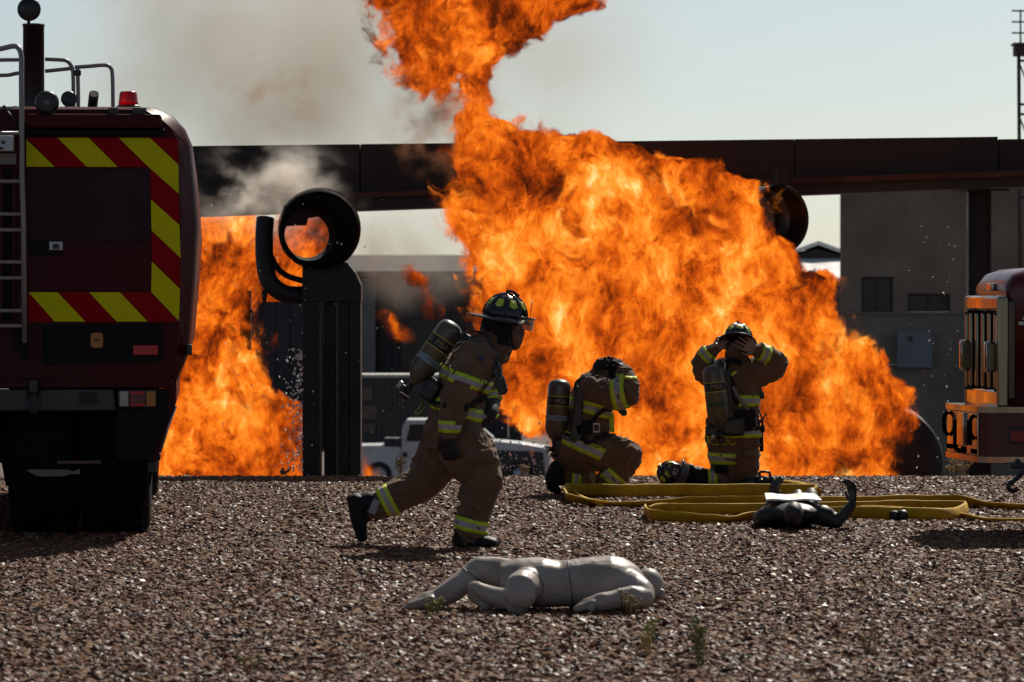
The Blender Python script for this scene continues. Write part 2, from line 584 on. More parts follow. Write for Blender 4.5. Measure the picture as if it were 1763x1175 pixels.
def thin_post():
    y = 50.75
    t = thing('thin_post', 'thin black post standing in the flames left of the steel stand', 'post', P(423, 830, y))
    mb = MB(); zb = ground_z(y) - 0.2 - t.location.z; zt = P(0, 500, y).z - t.location.z
    mb.box((0, 0, (zb + zt) / 2), (0.13, 0.13, zt - zb), bevel=0.01)
    mb.build('shaft', STEEL_DARK, t)
    mb = MB(); mb.box((0, 0, zt - 0.25), (0.17, 0.17, 0.04)); mb.build('collar', STEEL, t)
thin_post()

def right_nacelle():
    """Open steel tube hung under the wing, its mouth turned to the camera and left."""
    y = 45.4
    s = y / F
    c = P(1338, 378, y)
    t = thing('engine_tube', 'open black steel engine tube hanging under the beam beside the flames', 'engine tube', c)
    ax = Vector((0.50, -0.86, 0)).normalized()
    r = 58 * s
    mb = MB()
    mb.lathe((0, 0, 0), ax, [(r, -0.95), (r, -0.7), (r * 1.03, -0.68), (r * 1.03, -0.64), (r, -0.62), (r, 0.0), (r * 1.04, 0.01), (r * 1.04, 0.05), (r * 0.97, 0.055), (r * 0.95, 0.0),
                                 (r * 0.95, -0.2), (r * 0.91, -0.22), (r * 0.91, -0.26), (r * 0.95, -0.28), (r * 0.95, -0.5), (r * 0.91, -0.52), (r * 0.91, -0.56), (r * 0.95, -0.58), (r * 0.95, -0.95)], 48, cap=False)
    mb.build('tube_shell', mat('dark_paint', (0.009, 0.010, 0.014), 0.4, 0.1, 0.4, 5, 0.1, 20, 0.3), t)
    mb = MB(); mb.box((0.05, 0.1, r + 0.09), (0.12, 0.5, 0.16)); mb.build('hanger', STEEL, t)
right_nacelle()

def tank():
    y = 47.5
    s = y / F
    t = thing('mock_fuselage', 'dark rounded end of a mock aircraft body low behind the flames', 'fuselage', P(1525, 800, y))
    r = 99 * s
    mb = MB()
    mb.lathe((0, 0, 0), (0.085, 1, 0), [(0.02, -0.05), (r * 0.7, -0.02), (r * 0.97, 0.0), (r, 0.03), (r * 0.97, 2.4), (r * 0.9, 2.5)], 48)
    mb.build('shell', mat('charred_skin', (0.022, 0.022, 0.025), 0.5, 0.2, 0.5, 3, 0.2, 20, 0.4, (0.06, 0.05, 0.05), 0.4), t)
    mb = MB()
    mb.lathe((0, 0, 0), (0.085, 1, 0), [(r * 1.0, 0.035), (r * 1.012, 0.05), (r * 1.012, 0.07), (r, 0.08)], 48, cap=False)
    mb.build('rim', STEEL_DARK, t)
tank()

# ------------------------------------------------------------------ far buildings
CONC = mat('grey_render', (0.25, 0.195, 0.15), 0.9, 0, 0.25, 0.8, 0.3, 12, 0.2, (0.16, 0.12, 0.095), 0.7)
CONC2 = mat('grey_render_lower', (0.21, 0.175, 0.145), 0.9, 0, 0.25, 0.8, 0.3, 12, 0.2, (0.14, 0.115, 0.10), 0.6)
WINDOW = mat('dark_window', (0.012, 0.013, 0.016), 0.15, 0, 0.2, 2)
FRAME = mat('window_frame', (0.045, 0.042, 0.042), 0.6)

def right_building():
    y = 100.0
    s = y / F
    zb = ground_z(y)
    x0 = P(1448, 0, y).x; x1 = P(2300, 0, y).x
    zt = P(0, 285, y).z; zl = P(0, 538, y).z
    t = thing('training_building', 'grey rendered two storey building beyond the right end of the beam', 'building', (x0, y, zb))
    inv = Matrix.Translation(-t.location)
    def part(mb, name, m, par=t):
        o = mb.build(name, m, par)
        if par is t: o.matrix_parent_inverse = inv
        return o
    # front wall with real openings: piers and bands round two windows
    W1 = (P(1483, 477, y), P(1538, 540, y)); W2 = (P(1563, 506, y), P(1636, 537, y))
    ups = MB()
    xs = [x0, W1[0].x, W1[1].x, W2[0].x, W2[1].x, x1]
    def wall(xa, xb, za, zb_): ups.box(((xa + xb) / 2, y + 0.15, (za + zb_) / 2), (xb - xa, 0.3, zb_ - za))
    wall(x0, W1[0].x, zl, zt); wall(W1[1].x, W2[0].x, zl, zt); wall(W2[1].x, x1, zl, zt)
    wall(W1[0].x, W1[1].x, W1[0].z, zt); wall(W2[0].x, W2[1].x, W2[0].z, zt)
    part(ups, 'upper_wall', CONC)
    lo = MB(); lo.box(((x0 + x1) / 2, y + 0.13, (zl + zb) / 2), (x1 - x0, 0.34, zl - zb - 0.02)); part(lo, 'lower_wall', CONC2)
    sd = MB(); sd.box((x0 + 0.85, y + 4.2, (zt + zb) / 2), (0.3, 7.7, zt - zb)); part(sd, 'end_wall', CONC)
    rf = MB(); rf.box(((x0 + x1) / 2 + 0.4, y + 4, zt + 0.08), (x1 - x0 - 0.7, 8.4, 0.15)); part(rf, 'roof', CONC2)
    lg = MB(); lg.box(((x0 + x1) / 2, y - 0.02, zl - 0.02), (x1 - x0, 0.14, 0.06)); part(lg, 'ledge', CONC2)
    for a, b in (W1, W2):
        f = MB()
        cx, cz, w, h = (a.x + b.x) / 2, (a.z + b.z) / 2, b.x - a.x, a.z - b.z
        for dx in (-w / 2 + 0.03, 0, w / 2 - 0.03): f.box((cx + dx, y + 0.16, cz), (0.05, 0.06, h))
        for dz in (-h / 2 + 0.03, h / 2 - 0.03): f.box((cx, y + 0.162, cz + dz), (w, 0.05, 0.05))
        fo = part(f, 'window', FRAME)
        g = MB(); g.box((cx, y + 0.2, cz), (w, 0.01, h)); g.build('pane', WINDOW, fo)
    a, b = P(1545, 570, y - 0.3), P(1605, 634, y - 0.3)
    bx = MB(); bx.box(((a.x + b.x) / 2, y - 0.18, (a.z + b.z) / 2), (b.x - a.x, 0.3, a.z - b.z), bevel=0.02); bo = part(bx, 'utility_box', mat('pale_box', (0.16, 0.17, 0.19), 0.6, 0, 0.15, 2))
    hd = MB(); q = P(1567, 583, y - 0.34); hd.box((q.x, y - 0.345, q.z), (0.1, 0.03, 0.1)); hd.build('hatch', WINDOW, bo)
    pp = MB(); pp.tube(catmull([P(1522, 640, y - .1), P(1522, 635, y - .1), P(1524, 630, y - .1), P(1530, 629, y - .1), P(1546, 629, y - .1)], 4), 0.04, 8); part(pp, 'pipe', ALU)
right_building()

def gable_house():
    y = 132.0
    zb = ground_z(y)
    c = P(1408, 422, y)
    t = thing('gable_house', 'low house with bright white pitched roof between the engine tube and grey building', 'house', (c.x, y, zb))
    L = 9.0
    wall_m = mat('dark_siding', (0.075, 0.065, 0.06), 0.85, 0, 0.2, 2)  # one even dark tone for the house walls
    w = 2.4; e = P(0, 470, y).z - zb; rz = c.z - zb
    mb = MB()
    mb.prism([(-w, 0, 0), (w, 0, 0), (w, 0, e), (0, 0, rz - 0.12), (-w, 0, e)], (0, L, 0))
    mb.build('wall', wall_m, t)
    ang = math.atan2(rz - e, w)
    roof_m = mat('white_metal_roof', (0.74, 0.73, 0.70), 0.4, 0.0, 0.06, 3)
    for sgn in (-1, 1):
        r = MB()
        p0, p1 = Vector((0, -0.35, rz)), Vector((sgn * (w + 0.5), -0.35, e - (rz - e) / w * 0.5))
        up = Vector((0, 0, 0.12))
        r.prism([p0, p1, p1 + up, p0 + up], (0, L + 0.7, 0))
        r.build('roof', roof_m, t)
    # lower lean-to with a sunlit roof and striped siding
    a, b = P(1375, 450, y - 3), P(1452, 484, y - 3)
    r = MB()
    z1, z0 = a.z - zb, b.z - zb
    r.prism([(a.x - c.x - 1, -0.2, z1), (b.x - c.x + 0.4, -0.2, z1), (b.x - c.x + 0.4, -3.4, z0), (a.x - c.x - 1, -3.4, z0)], (0, 0, 0.1))
    r.build('porch_roof', roof_m, t)
    for k in range(9):
        z = z0 - 0.12 - 0.17 * k
        pl = MB(); pl.box(((a.x + b.x) / 2 - c.x, -3.2 + 0.004 * (k % 2), z), (b.x - a.x + 1.2, 0.04, 0.155)); pl.build('plank', mat('weathered_board', (0.13, 0.10, 0.085), 0.8, 0, 0.3, 5), t)
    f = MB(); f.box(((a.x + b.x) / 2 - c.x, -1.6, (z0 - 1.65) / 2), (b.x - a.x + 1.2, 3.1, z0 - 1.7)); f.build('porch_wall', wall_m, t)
gable_house()

def left_building():
    y = 165.0
    zb = ground_z(y)
    x0, x1 = P(250, 0, y).x, P(900, 0, y).x
    zt = P(0, 474, y).z
    t = thing('dark_shed', 'long dark shed far behind the runner and the steel stand', 'shed', (x0, y, zb))
    W = x1 - x0; H = zt - zb
    m = mat('shed_wall', (0.060, 0.055, 0.056), 0.85, 0, 0.25, 0.7, 0, 1, 0.2, (0.035, 0.032, 0.034), 0.7)
    n = 26
    for k in range(n):
        b = MB(); b.box(((k + 0.5) * W / n, 4 + 0.03 * (k % 2), H / 2), (W / n - 0.03, 8, H)); b.build('panel', m, t)
    r = MB(); r.prism([(-0.4, -0.4, H), (W + 0.4, -0.4, H), (W + 0.4, 8.4, H + 0.7), (-0.4, 8.4, H + 0.7)], (0, 0, 0.15)); r.build('roof', m, t)
    p = MB(); a, b_ = P(622, 0, y - 0.6).x - x0, P(646, 0, y - 0.6).x - x0
    p.box(((a + b_) / 2, -0.5, H * 0.49), (b_ - a, 0.5, H * 0.98)); p.build('pilaster', mat('pale_render', (0.17, 0.16, 0.15), 0.9, 0, 0.15, 1), t)
    d = MB(); a, b_ = P(690, 0, y).x - x0, P(760, 0, y).x - x0
    d.box(((a + b_) / 2, -0.02, 2.4), (b_ - a, 0.1, 4.8)); d.build('door', WINDOW, t)
left_building()

def container():
    y = 138.0
    zb = ground_z(y)
    x0, x1 = P(618, 0, y).x, P(770, 0, y).x
    zt = P(0, 648, y).z
    t = thing('shipping_container', 'dark ribbed shipping container behind the white pickup', 'container', ((x0 + x1) / 2, y, zb))
    W, H = x1 - x0, zt - zb
    m = mat('container_paint', (0.055, 0.048, 0.048), 0.6, 0, 0.2, 2)
    b = MB(); b.box((0, 1.2, H / 2), (W - 0.1, 2.3, H - 0.06)); b.build('body', m, t)
    rb = MB(); rb.box((0, 0, 0), (0.12, 0.06, H - 0.3)); me = rb.mesh('rib'); me.materials.append(m)
    n = 11
    for k in range(n):
        o = bpy.data.objects.new('rib', me); col.objects.link(o); o.parent = t; o.location = (-W / 2 + (k + 0.5) * W / n, 0.03, H / 2)
    tp = MB(); tp.box((0, 1.2, H), (W, 2.44, 0.10)); tp.build('top', mat('container_top', (0.45, 0.43, 0.40), 0.5, 0, 0.3, 2), t)
    wd = mat('faded_sign', (0.15, 0.11, 0.09), 0.8, 0, 0.3, 4)
    for px0, px1, py0, py1 in ((623, 640, 668, 690), (623, 648, 700, 722), (625, 645, 730, 745)):
        a, b_ = P(px0, py0, y - .1), P(px1, py1, y - .1)
        q = MB(); q.box(((a.x + b_.x) / 2 - t.location.x, -0.03, (a.z + b_.z) / 2 - zb), (b_.x - a.x, 0.03, a.z - b_.z)); q.build('placard', wd, t)
container()

def mast():
    y = 92.0
    s = y / F
    t = thing('antenna_mast', 'brown lattice mast with stacked antenna bars against the sky', 'mast', P(1768, 600, y))
    inv = Matrix.Translation(-t.location)
    m = mat('mast_paint', (0.06, 0.040, 0.030), 0.7, 0, 0.3, 4)
    def part(mb, name):
        o = mb.build(name, m, t); o.matrix_parent_inverse = inv
    def bar(name, a, b, r, ya=0.0, yb=0.0):
        mb = MB(); mb.tube([P(*a, y + ya), P(*b, y + yb)], r, 8); part(mb, name)
    bar('leg', (1754, 95), (1757, 620), 3.2 * s); bar('leg', (1782, 95), (1785, 620), 3.2 * s)
    bar('leg', (1768, 95), (1771, 620), 3.2 * s, 0.4, 0.4)
    for py in (105, 180, 197, 270, 340): bar('crossbar', (1754, py), (1783, py), 2.2 * s)
    for i, py in enumerate((105, 197, 270)):
        bar('brace', (1755, py + 4), (1783, py + 75), 1.4 * s)
    mb = MB(); q = P(1768, 85, y); mb.box(q + Vector((0, 0.2, 0)), (40 * s, 0.5, 22 * s)); part(mb, 'platform')
    mb = MB(); q = P(1768, 76, y); mb.box(q + Vector((0, 0.2, 0)), (46 * s, 0.6, 4 * s)); part(mb, 'platform_rim')
    bar('antenna_pole', (1757, 78), (1757, 17), 1.5 * s)
    for py in (19, 38, 57): bar('antenna_bar', (1742, py), (1776, py), 1.5 * s)
mast()

def pickup():
    y = 122.0
    s = y / F
    zb = ground_z(y)
    t = thing('pickup_truck', 'white pickup truck parked side on behind the running firefighter', 'pickup truck', P(770, 0, y) * 1.0)
    t.location.z = zb
    ox = t.location.x
    m = mat('white_paint', (0.62, 0.62, 0.63), 0.3, 0, 0.06, 2, 0, 1, 0.5, (0.30, 0.16, 0.12), 0.5)
    blk = BLACKPLASTIC
    def X(px): return P(px, 0, y).x - ox
    def Z(py): return P(0, py, y).z - zb
    W = 1.9
    zlow = Z(830)
    b = MB()
    b.prism([(X(598), 0, zlow), (X(690), 0, zlow), (X(690), 0, Z(766)), (X(598), 0, Z(768))], (0, W, 0), bevel=0.05); b.build('bed', m, t)
    b = MB()
    pts = [(690.5, 830), (845, 830), (845, 760), (838, 757), (806, 723), (700, 723), (693, 735), (690.5, 765)]
    b.prism([(X(a), 0.03, Z(c)) for a, c in pts], (0, W - 0.06, 0), bevel=0.05); b.build('cab', m, t)
    b = MB(); b.prism([(X(845.5), 0, zlow), (X(944), 0, zlow), (X(947), 0, Z(790)), (X(944), 0, Z(772)), (X(900), 0, Z(764)), (X(845.5), 0, Z(759))], (0, W, 0), bevel=0.06); b.build('hood', m, t)
    b = MB(); b.prism([(X(848), -0.012, Z(775)), (X(935), -0.012, Z(778)), (X(940), -0.012, zlow + 0.05), (X(848), -0.012, zlow + 0.05)], (0, 0.02, 0)); b.build('fender_shade', mat('fender_shade_tone', (0.03, 0.03, 0.035), 0.4), t)  # dark sheet on the white fender, painting in its shadow
    g = MB(); g.prism([(X(699), 0.01, Z(760)), (X(752), 0.01, Z(760)), (X(752), 0.01, Z(731)), (X(706), 0.01, Z(731))], (0, 0.03, 0)); g.build('side_window', WINDOW, t)
    g = MB(); g.prism([(X(760), 0.01, Z(758)), (X(826), 0.01, Z(758)), (X(804), 0.01, Z(731)), (X(760), 0.01, Z(731))], (0, 0.03, 0)); g.build('side_window', WINDOW, t)
    g = MB(); g.prism([(X(812), 0.15, Z(726)), (X(848), 0.1, Z(757)), (X(848), W - 0.1, Z(757)), (X(812), W - 0.15, Z(726))], Vector((0.03, 0, 0.03))); g.build('windscreen', mat('sky_glass', (0.08, 0.11, 0.14), 0.08), t)
    g = MB(); g.box((X(676), 0.4, Z(763)), (0.5, 0.8, 0.28), bevel=0.03); g.build('tool_box', BLACKPLASTIC, t)
    h = MB(); h.box((X(697), -0.02, Z(783)), (0.12, 0.05, 0.14), bevel=0.01); h.build('handle', BLACKPLASTIC, t)
    for px in (652, 897):
        w = MB(); c = Vector((X(px), 0.0, Z(818)))
        w.lathe(c + Vector((0, 0.24, 0)), (0, -1, 0), [(0.2, 0), (0.38, 0.0), (0.40, 0.05), (0.40, 0.2), (0.37, 0.26), (0.24, 0.265)], 24)
        wo = w.build('wheel', BLACK, t)
        w = MB(); w.lathe(c + Vector((0, -0.02, 0)), (0, -1, 0), [(0.23, 0), (0.23, 0.02), (0.08, 0.035)], 16); w.build('rim', ALU, wo)
pickup()
# ------------------------------------------------------------------ crash tender on the left, seen from behind
MAROON = mat('dark_red_paint', (0.060, 0.004, 0.007), 0.36, 0.0, 0.12, 1.6, 0.02, 6, 0.12, (0.030, 0.012, 0.010), 0.4)
REDFILM = mat('red_reflective_film', (0.30, 0.002, 0.008), 0.6, 0, 0.06, 6, spec=0.06)
YELFILM = mat('yellow_reflective_film', (0.66, 0.61, 0.004), 0.6, 0, 0.06, 6, 0.25, 160, 0.1)
REDLENS = mat('red_lens', (0.50, 0.010, 0.020), 0.15, 0, 0.1, 40)
AMBER = mat('amber_lens', (0.42, 0.14, 0.015), 0.2, 0, 0.1, 40)
CLEARLENS = mat('clear_lens', (0.40, 0.38, 0.36), 0.2, 0, 0.1, 40)
PANELBLACK = mat('black_panel', (0.009, 0.010, 0.012), 0.5, 0, 0.3, 3, 0.05, 20, 0.1, (0.018, 0.014, 0.012), 0.3)
RAIL = mat('grey_rail_paint', (0.27, 0.24, 0.235), 0.4, 0.1, 0.15, 10, 0.05, 60)
TYRE = mat('tyre_rubber', (0.008, 0.008, 0.009), 0.85, 0, 0.3, 6, 0.4, 40, 0.1, (0.022, 0.018, 0.015), 0.5)
UNDER = mat('underbody_black', (0.004, 0.004, 0.005), 0.9, 0, 0.3, 6, 0.2, 20, 0.08)

def left_truck():
    y = 30.2
    s = y / F
    t = thing('fire_truck', 'big dark red airport fire engine seen from behind with yellow and red chevrons', 'fire engine', P(-20, 925, y))
    inv = Matrix.Translation(-t.location)
    def part(mb, name, m, par=None):
        o = mb.build(name, m, par or t)
        if par is None: o.matrix_parent_inverse = inv
        return o
    def Q(px, py, dy=0.0): return P(px, py, y) + Vector((0, dy, 0))
    cx = -20
    def mirror(pts): return pts + [(2 * cx - a, b) for a, b in reversed(pts)]
    # body shell: flat rear panel, rounded edge, flanks swelling outward
    ins = [(120, 189), (225, 189), (252, 191), (280, 207), (298, 224), (306, 246), (309, 330), (311, 395), (310, 470), (309, 560), (303, 618), (292, 652)]
    mid = [(120, 184), (232, 184), (262, 186), (292, 201), (314, 222), (324, 250), (331, 330), (335, 395), (331, 470), (321, 600), (315, 622), (301, 655)]
    full = [(120, 183), (236, 183), (266, 184), (298, 199), (319, 222), (331, 250), (339, 330), (343, 395), (338, 470), (327, 600), (320, 622), (305, 657)]
    mb = MB()
    mb.loft([[Q(a, b, d) for a, b in mirror(o)] for o, d in ((ins, 0.0), (ins, 0.001), (mid, 0.06), (full, 0.16), (full, 0.6), (full, 7.6))])
    body = part(mb, 'body', MAROON)
    # recessed bay left of the rear door (behind the ladder)
    mb = MB(); mb.prism([Q(a, b, -0.006) for a, b in ((-180, 292), (24, 292), (24, 552), (-180, 552))], (0, 0.02, 0)); part(mb, 'bay_panel', PANELBLACK)
    for px in (4, 26):
        mb = MB(); mb.box(Q(px, 420, -0.03), (0.03, 0.04, 1.05), bevel=0.006); part(mb, 'bay_post', MAROON)
    # rear door: two pressed sheets with a joint
    mb = MB(); mb.prism([Q(a, b, -0.012) for a, b in ((46, 291), (259, 291), (260, 416), (46, 416))], (0, 0.02, 0), bevel=0.004); up = part(mb, 'rear_door', mat('door_paint', (0.030, 0.006, 0.012), 0.34, 0, 0.15, 1.2, 0, 1, 0.15, (0.022, 0.008, 0.010), 0.5))
    mb = MB(); mb.prism([Q(a, b, -0.012) for a, b in ((46, 421), (260, 421), (260, 502), (46, 502))], (0, 0.02, 0), bevel=0.004); part(mb, 'rear_door', MAROON)
    mb = MB(); mb.prism([Q(a, b, -0.03) for a, b in ((50, 415), (110, 416), (110, 439), (50, 439))], (0, 0.02, 0), bevel=0.004); part(mb, 'lock_plate', PANELBLACK)
    mb = MB(); mb.box(Q(98, 424, -0.05), (0.098, 0.035, 0.066), bevel=0.008); lt = part(mb, 'door_latch', ALU)
    mb = MB(); mb.box(Q(98, 425, -0.07), (0.045, 0.006, 0.035)); mb.build('latch_button', BLACKPLASTIC, lt)
    # chevron film, each stripe its own sheet
    def film(m, *pts):
        mb = MB(); mb.prism([Q(a, b, -0.016) for a, b in pts], (0, 0.008, 0)); part(mb, 'chevron_stripe', m)
    g = 0.35
    Y_, R_ = YELFILM, REDFILM
    film(Y_, (47, 238), (47 - 0, 241), (95, 288), (47, 288))
    film(R_, (47 + g, 238), (100 - g, 238), (149.5, 288), (96, 288))
    film(Y_, (100, 238), (153, 238), (203, 288), (150, 288))
    film(R_, (153.5, 238), (204.5, 238), (255.5, 288), (203.5, 288))
    film(Y_, (205, 238), (258, 238), (307, 284), (308, 334), (258.5, 290.5), (256, 288))
    film(R_, (258.6, 238), (306, 238), (307, 283.4))
    film(R_, (259, 291.5), (308, 334.8), (309, 387.5), (260, 343.5))
    film(Y_, (260, 344), (309, 388), (311, 444.5), (261, 397))
    film(R_, (261, 397.6), (311, 445), (310, 497.5), (261.5, 450.5))
    film(Y_, (261.5, 451), (310, 498), (308, 553), (260.5, 503))
    film(R_, (50, 504), (50.4, 503.8), (95, 554), (50, 554))
    film(Y_, (50.6, 503.5), (100, 503.5), (147.5, 554), (95.6, 554))
    film(R_, (100.6, 503.5), (153.6, 503.5), (200.8, 554), (148, 554))
    film(Y_, (154, 503.5), (207, 503.5), (254, 554), (201.3, 554))
    film(R_, (207.5, 503.5), (260, 503.5), (307.5, 553.8), (254.6, 554))
    # roof moulding, light housing
    mb = MB(); mb.prism([Q(a, b, -0.10) for a, b in ((50, 198), (276, 198), (279, 203), (279, 222), (52, 222), (46, 210))], (0, 0.16, 0), bevel=0.012); part(mb, 'rear_moulding', MAROON)
    mb = MB(); mb.box(Q(150, 229, -0.02), (1.1, 0.06, 0.05), bevel=0.01); part(mb, 'moulding_lip', PANELBLACK)
    for px, w in ((196, 0.07), (240, 0.10)):
        mb = MB(); mb.box(Q(px, 192, -0.03), (w, 0.05, 0.04)); part(mb, 'lamp_bracket', BLACKPLASTIC)
    # beacon
    mb = MB(); mb.lathe(Q(220, 186, 0.25), (0, 0, 1), [(0.085, 0), (0.085, 0.02), (0.072, 0.03)], 24); bo = part(mb, 'beacon_base', BLACKPLASTIC)
    mb = MB(); mb.lathe(Q(220, 180, 0.25), (0, 0, 1), [(0.071, 0), (0.069, 0.03), (0.062, 0.09), (0.056, 0.1), (0.02, 0.104)], 24)
    rl = bpy.data.materials.new('beacon_glass'); rl.use_nodes = True
    pb = rl.node_tree.nodes['Principled BSDF']; pb.inputs['Base Color'].default_value = (0.85, 0.0, 0.004, 1); pb.inputs['Roughness'].default_value = 0.25; pb.inputs['Transmission Weight'].default_value = 0.75
    part(mb, 'beacon', rl)
    # work lamp
    mb = MB(); mb.lathe(Q(83, 179, -0.12), (0, 1, 0), [(0.06, -0.02), (0.082, 0), (0.086, 0.02), (0.07, 0.07), (0.03, 0.10)], 24); lm = part(mb, 'work_lamp', BLACKPLASTIC)
    mb = MB(); mb.lathe(Q(83, 179, -0.122), (0, -1, 0), [(0.072, 0), (0.06, 0.012), (0.01, 0.02)], 24); part(mb, 'lamp_lens', mat('grey_lens', (0.10, 0.09, 0.085), 0.15, 0, 0.2, 30))
    lf = MB(); lf.tube([Q(83, 190, -0.09), Q(83, 199, -0.05)], 0.018, 8); part(lf, 'lamp_foot', BLACKPLASTIC)
    mb = MB()
    for k in range(11): mb.box(Q(70 + k * 2.5, 165.5 - 1.5 * math.sin(k * math.pi / 10), -0.05), (0.004, 0.09, 0.03))
    part(mb, 'lamp_fin_row', BLACKPLASTIC)
    # exhaust stack with rain flap
    mb = MB(); mb.lathe(Q(54, 182, 0.5), (0, 0, 1), [(19 * s, 0), (18.5 * s, 142 * s), (19.4 * s, 142 * s), (19.4 * s, 147 * s), (15 * s, 147 * s), (15 * s, 120 * s)], 28, cap=False); part(mb, 'exhaust_stack', BLACKPLASTIC)
    mb = MB(); mb.lathe(Q(47, 11, 0.42), (0, -1, 0), [(0.005, -0.01), (19 * s, -0.008), (20.5 * s, 0), (19 * s, 0.008), (0.005, 0.01)], 28); mb.tube([Q(46, 28, 0.45), Q(46, 40, 0.45)], 0.012, 8); part(mb, 'rain_flap', BLACKPLASTIC)
    # roof rails
    for nm, pts in (('roof_rail', [(-70, 122), (0, 122.5), (20, 119.5), (36, 117)]), ('roof_rail', [(72, 94), (98, 95), (110, 97), (118, 106), (121, 120), (122, 184)]),
                    ('roof_rail', [(72, 115), (100, 112), (118, 110)]), ('roof_rail', [(124, 108), (150, 106), (176, 104), (186, 108), (190, 122), (191, 184)]), ('roof_rail', [(129, 108), (130, 150), (130, 184)]),
                    ('roof_rail', [(-70, 97), (0, 95.5), (36, 95)])):
        mb = MB(); mb.tube(catmull([Q(a, b, 0.7) for a, b in pts], 6), 3.6 * s, 10); part(mb, nm, RAIL)
    mb = MB(); mb.box(Q(129, 118, 0.7), (0.05, 0.05, 0.04), bevel=0.008); part(mb, 'rail_clamp', BLACKPLASTIC)
    mb = MB(); mb.lathe(Q(115, 166, 0.5), (0.1, -1, 0), [(0.03, -0.08), (0.055, 0), (0.058, 0.02), (0.045, 0.03)], 20); mb.tube([Q(112, 172, 0.45), Q(112, 185, 0.45)], 0.014, 8); part(mb, 'roof_lamp', BLACKPLASTIC)
    mb = MB(); mb.tube([Q(156, 186, 0.45), Q(160, 158, 0.35)], 0.036, 14); part(mb, 'monitor_nozzle', BLACKPLASTIC)
    # rolled tarpaulin and tread plate left of the ladder
    mb = MB(); mb.tube(catmull([Q(-60, 205, 0.1), Q(-20, 204, 0.1), Q(8, 208, 0.1), Q(34, 204, 0.1)], 6), [24 * s, 26 * s, 22 * s] + [23 * s] * 16, 14); part(mb, 'rolled_cover', mat('grey_canvas', (0.10, 0.095, 0.10), 0.8, 0, 0.25, 8, 0.6, 18))
    mb = MB(); mb.tube(catmull([Q(8, 184, 0.02), Q(16, 196, -0.03), Q(28, 210, -0.03), Q(36, 222, 0)], 5), 0.012, 6); part(mb, 'tie_strap', BLACKPLASTIC)
    mb = MB(); mb.box(Q(-20, 250, -0.10), (95 * s, 0.22, 27 * s), bevel=0.008); tp = part(mb, 'step_box', ALU)
    for k in range(16):
        mb = MB(); mb.box(Q(-56 + (k % 8) * 11, 244 + (k // 8) * 12, -0.215), (0.034, 0.008, 0.008), Matrix.Rotation(R(45 if (k + k // 8) % 2 else -45), 3, 'Y')); mb.build('tread_bar', ALU, tp)
    mb = MB(); mb.box(Q(10, 248, -0.216), (0.03, 0.006, 0.02)); mb.box(Q(2, 258, -0.216), (0.06, 0.006, 0.02)); mb.build('slot', BLACKPLASTIC, tp)
    mb = MB(); mb.box(Q(-20, 275, -0.04), (100 * s, 0.10, 20 * s), bevel=0.006); part(mb, 'step_riser', mat('beige_paint', (0.20, 0.17, 0.15), 0.5))
    # ladder
    lad = MB(); lad.tube(catmull([Q(-120, 88, 0.2), Q(-40, 89, 0.1), (Q(0, 86, 0.0)), Q(26, 82, -0.08), Q(36, 88, -0.12), Q(40, 102, -0.14)], 6) + [Q(40, 140, -0.16), Q(41, 300, -0.16), Q(43.5, 380, -0.16), Q(45, 590, -0.14)], 4.6 * s, 12); part(lad, 'ladder_rail', RAIL)
    lad = MB(); lad.tube([Q(-80, 90, -0.16), Q(-80, 590, -0.14)], 4.6 * s, 12); part(lad, 'ladder_rail', RAIL)
    for py in (232, 314, 370, 397, 452, 479, 535, 561):
        m_ = MB(); m_.tube([Q(-78, py, -0.16), Q(42, py, -0.16)], 3.4 * s, 10); part(m_, 'ladder_rung', RAIL)
    mb = MB(); mb.box(Q(43, 604, -0.11), (0.04, 0.10, 0.12), bevel=0.008); mb.box(Q(33, 580, -0.06), (0.05, 0.12, 0.16), bevel=0.008); part(mb, 'ladder_foot', PANELBLACK)
    # lower rear panel with pockets
    mb = MB(); mb.prism([Q(a, b, -0.02) for a, b in ((75, 560), (279, 558), (279, 622), (75, 628))], (0, 0.03, 0), bevel=0.006); pp = part(mb, 'rear_panel', PANELBLACK)
    for a in (89, 124, 192):
        mb = MB()
        for (x, z, w, h) in ((a + 10, 571, 24, 1.5), (a + 10, 600, 24, 1.5), (a - 1.2, 585, 1.5, 28), (a + 21.2, 585, 1.5, 28)): mb.box(Q(x, z, -0.024), (w * s, 0.012, h * s))
        mb.build('pocket_frame', PANELBLACK, pp)
    mb = MB(); mb.prism([Q(a, b, -0.03) for a, b in ((160, 573), (175, 573), (178, 577), (178, 595), (175, 599), (160, 599), (157, 595), (157, 577))], (0, 0.02, 0), bevel=0.003); am = part(mb, 'amber_reflector', AMBER)
    mb = MB(); mb.box(Q(167.5, 586, -0.035), (0.04, 0.008, 0.012)); am2 = part(mb, 'reflector_mark', BLACKPLASTIC)
    mb = MB(); mb.box(Q(251, 603, -0.035), (43 * s, 0.03, 17 * s), bevel=0.006); part(mb, 'rear_reflector', REDLENS)
    mb = MB(); mb.box(Q(326, 603, 0.10), (9 * s, 0.12, 18 * s), bevel=0.006); part(mb, 'side_marker', BLACKPLASTIC)
    # flank stripes
    for py, h in ((449, 5), (478, 40), (506, 5)):
        mb = MB(); o = [p for p in full]
        xo = lambda q: 342.5 + (q - 395) * (327 - 343) / (600 - 395)
        mb.prism([Q(xo(py - h / 2) + 1.2, py - h / 2, 0.165), Q(xo(py + h / 2) + 1.2, py + h / 2, 0.165), Q(xo(py + h / 2) - 9, py + h / 2, 0.085), Q(xo(py - h / 2) - 9, py - h / 2, 0.085)], (0.003, -0.003, 0)); part(mb, 'flank_stripe', CLEARLENS)
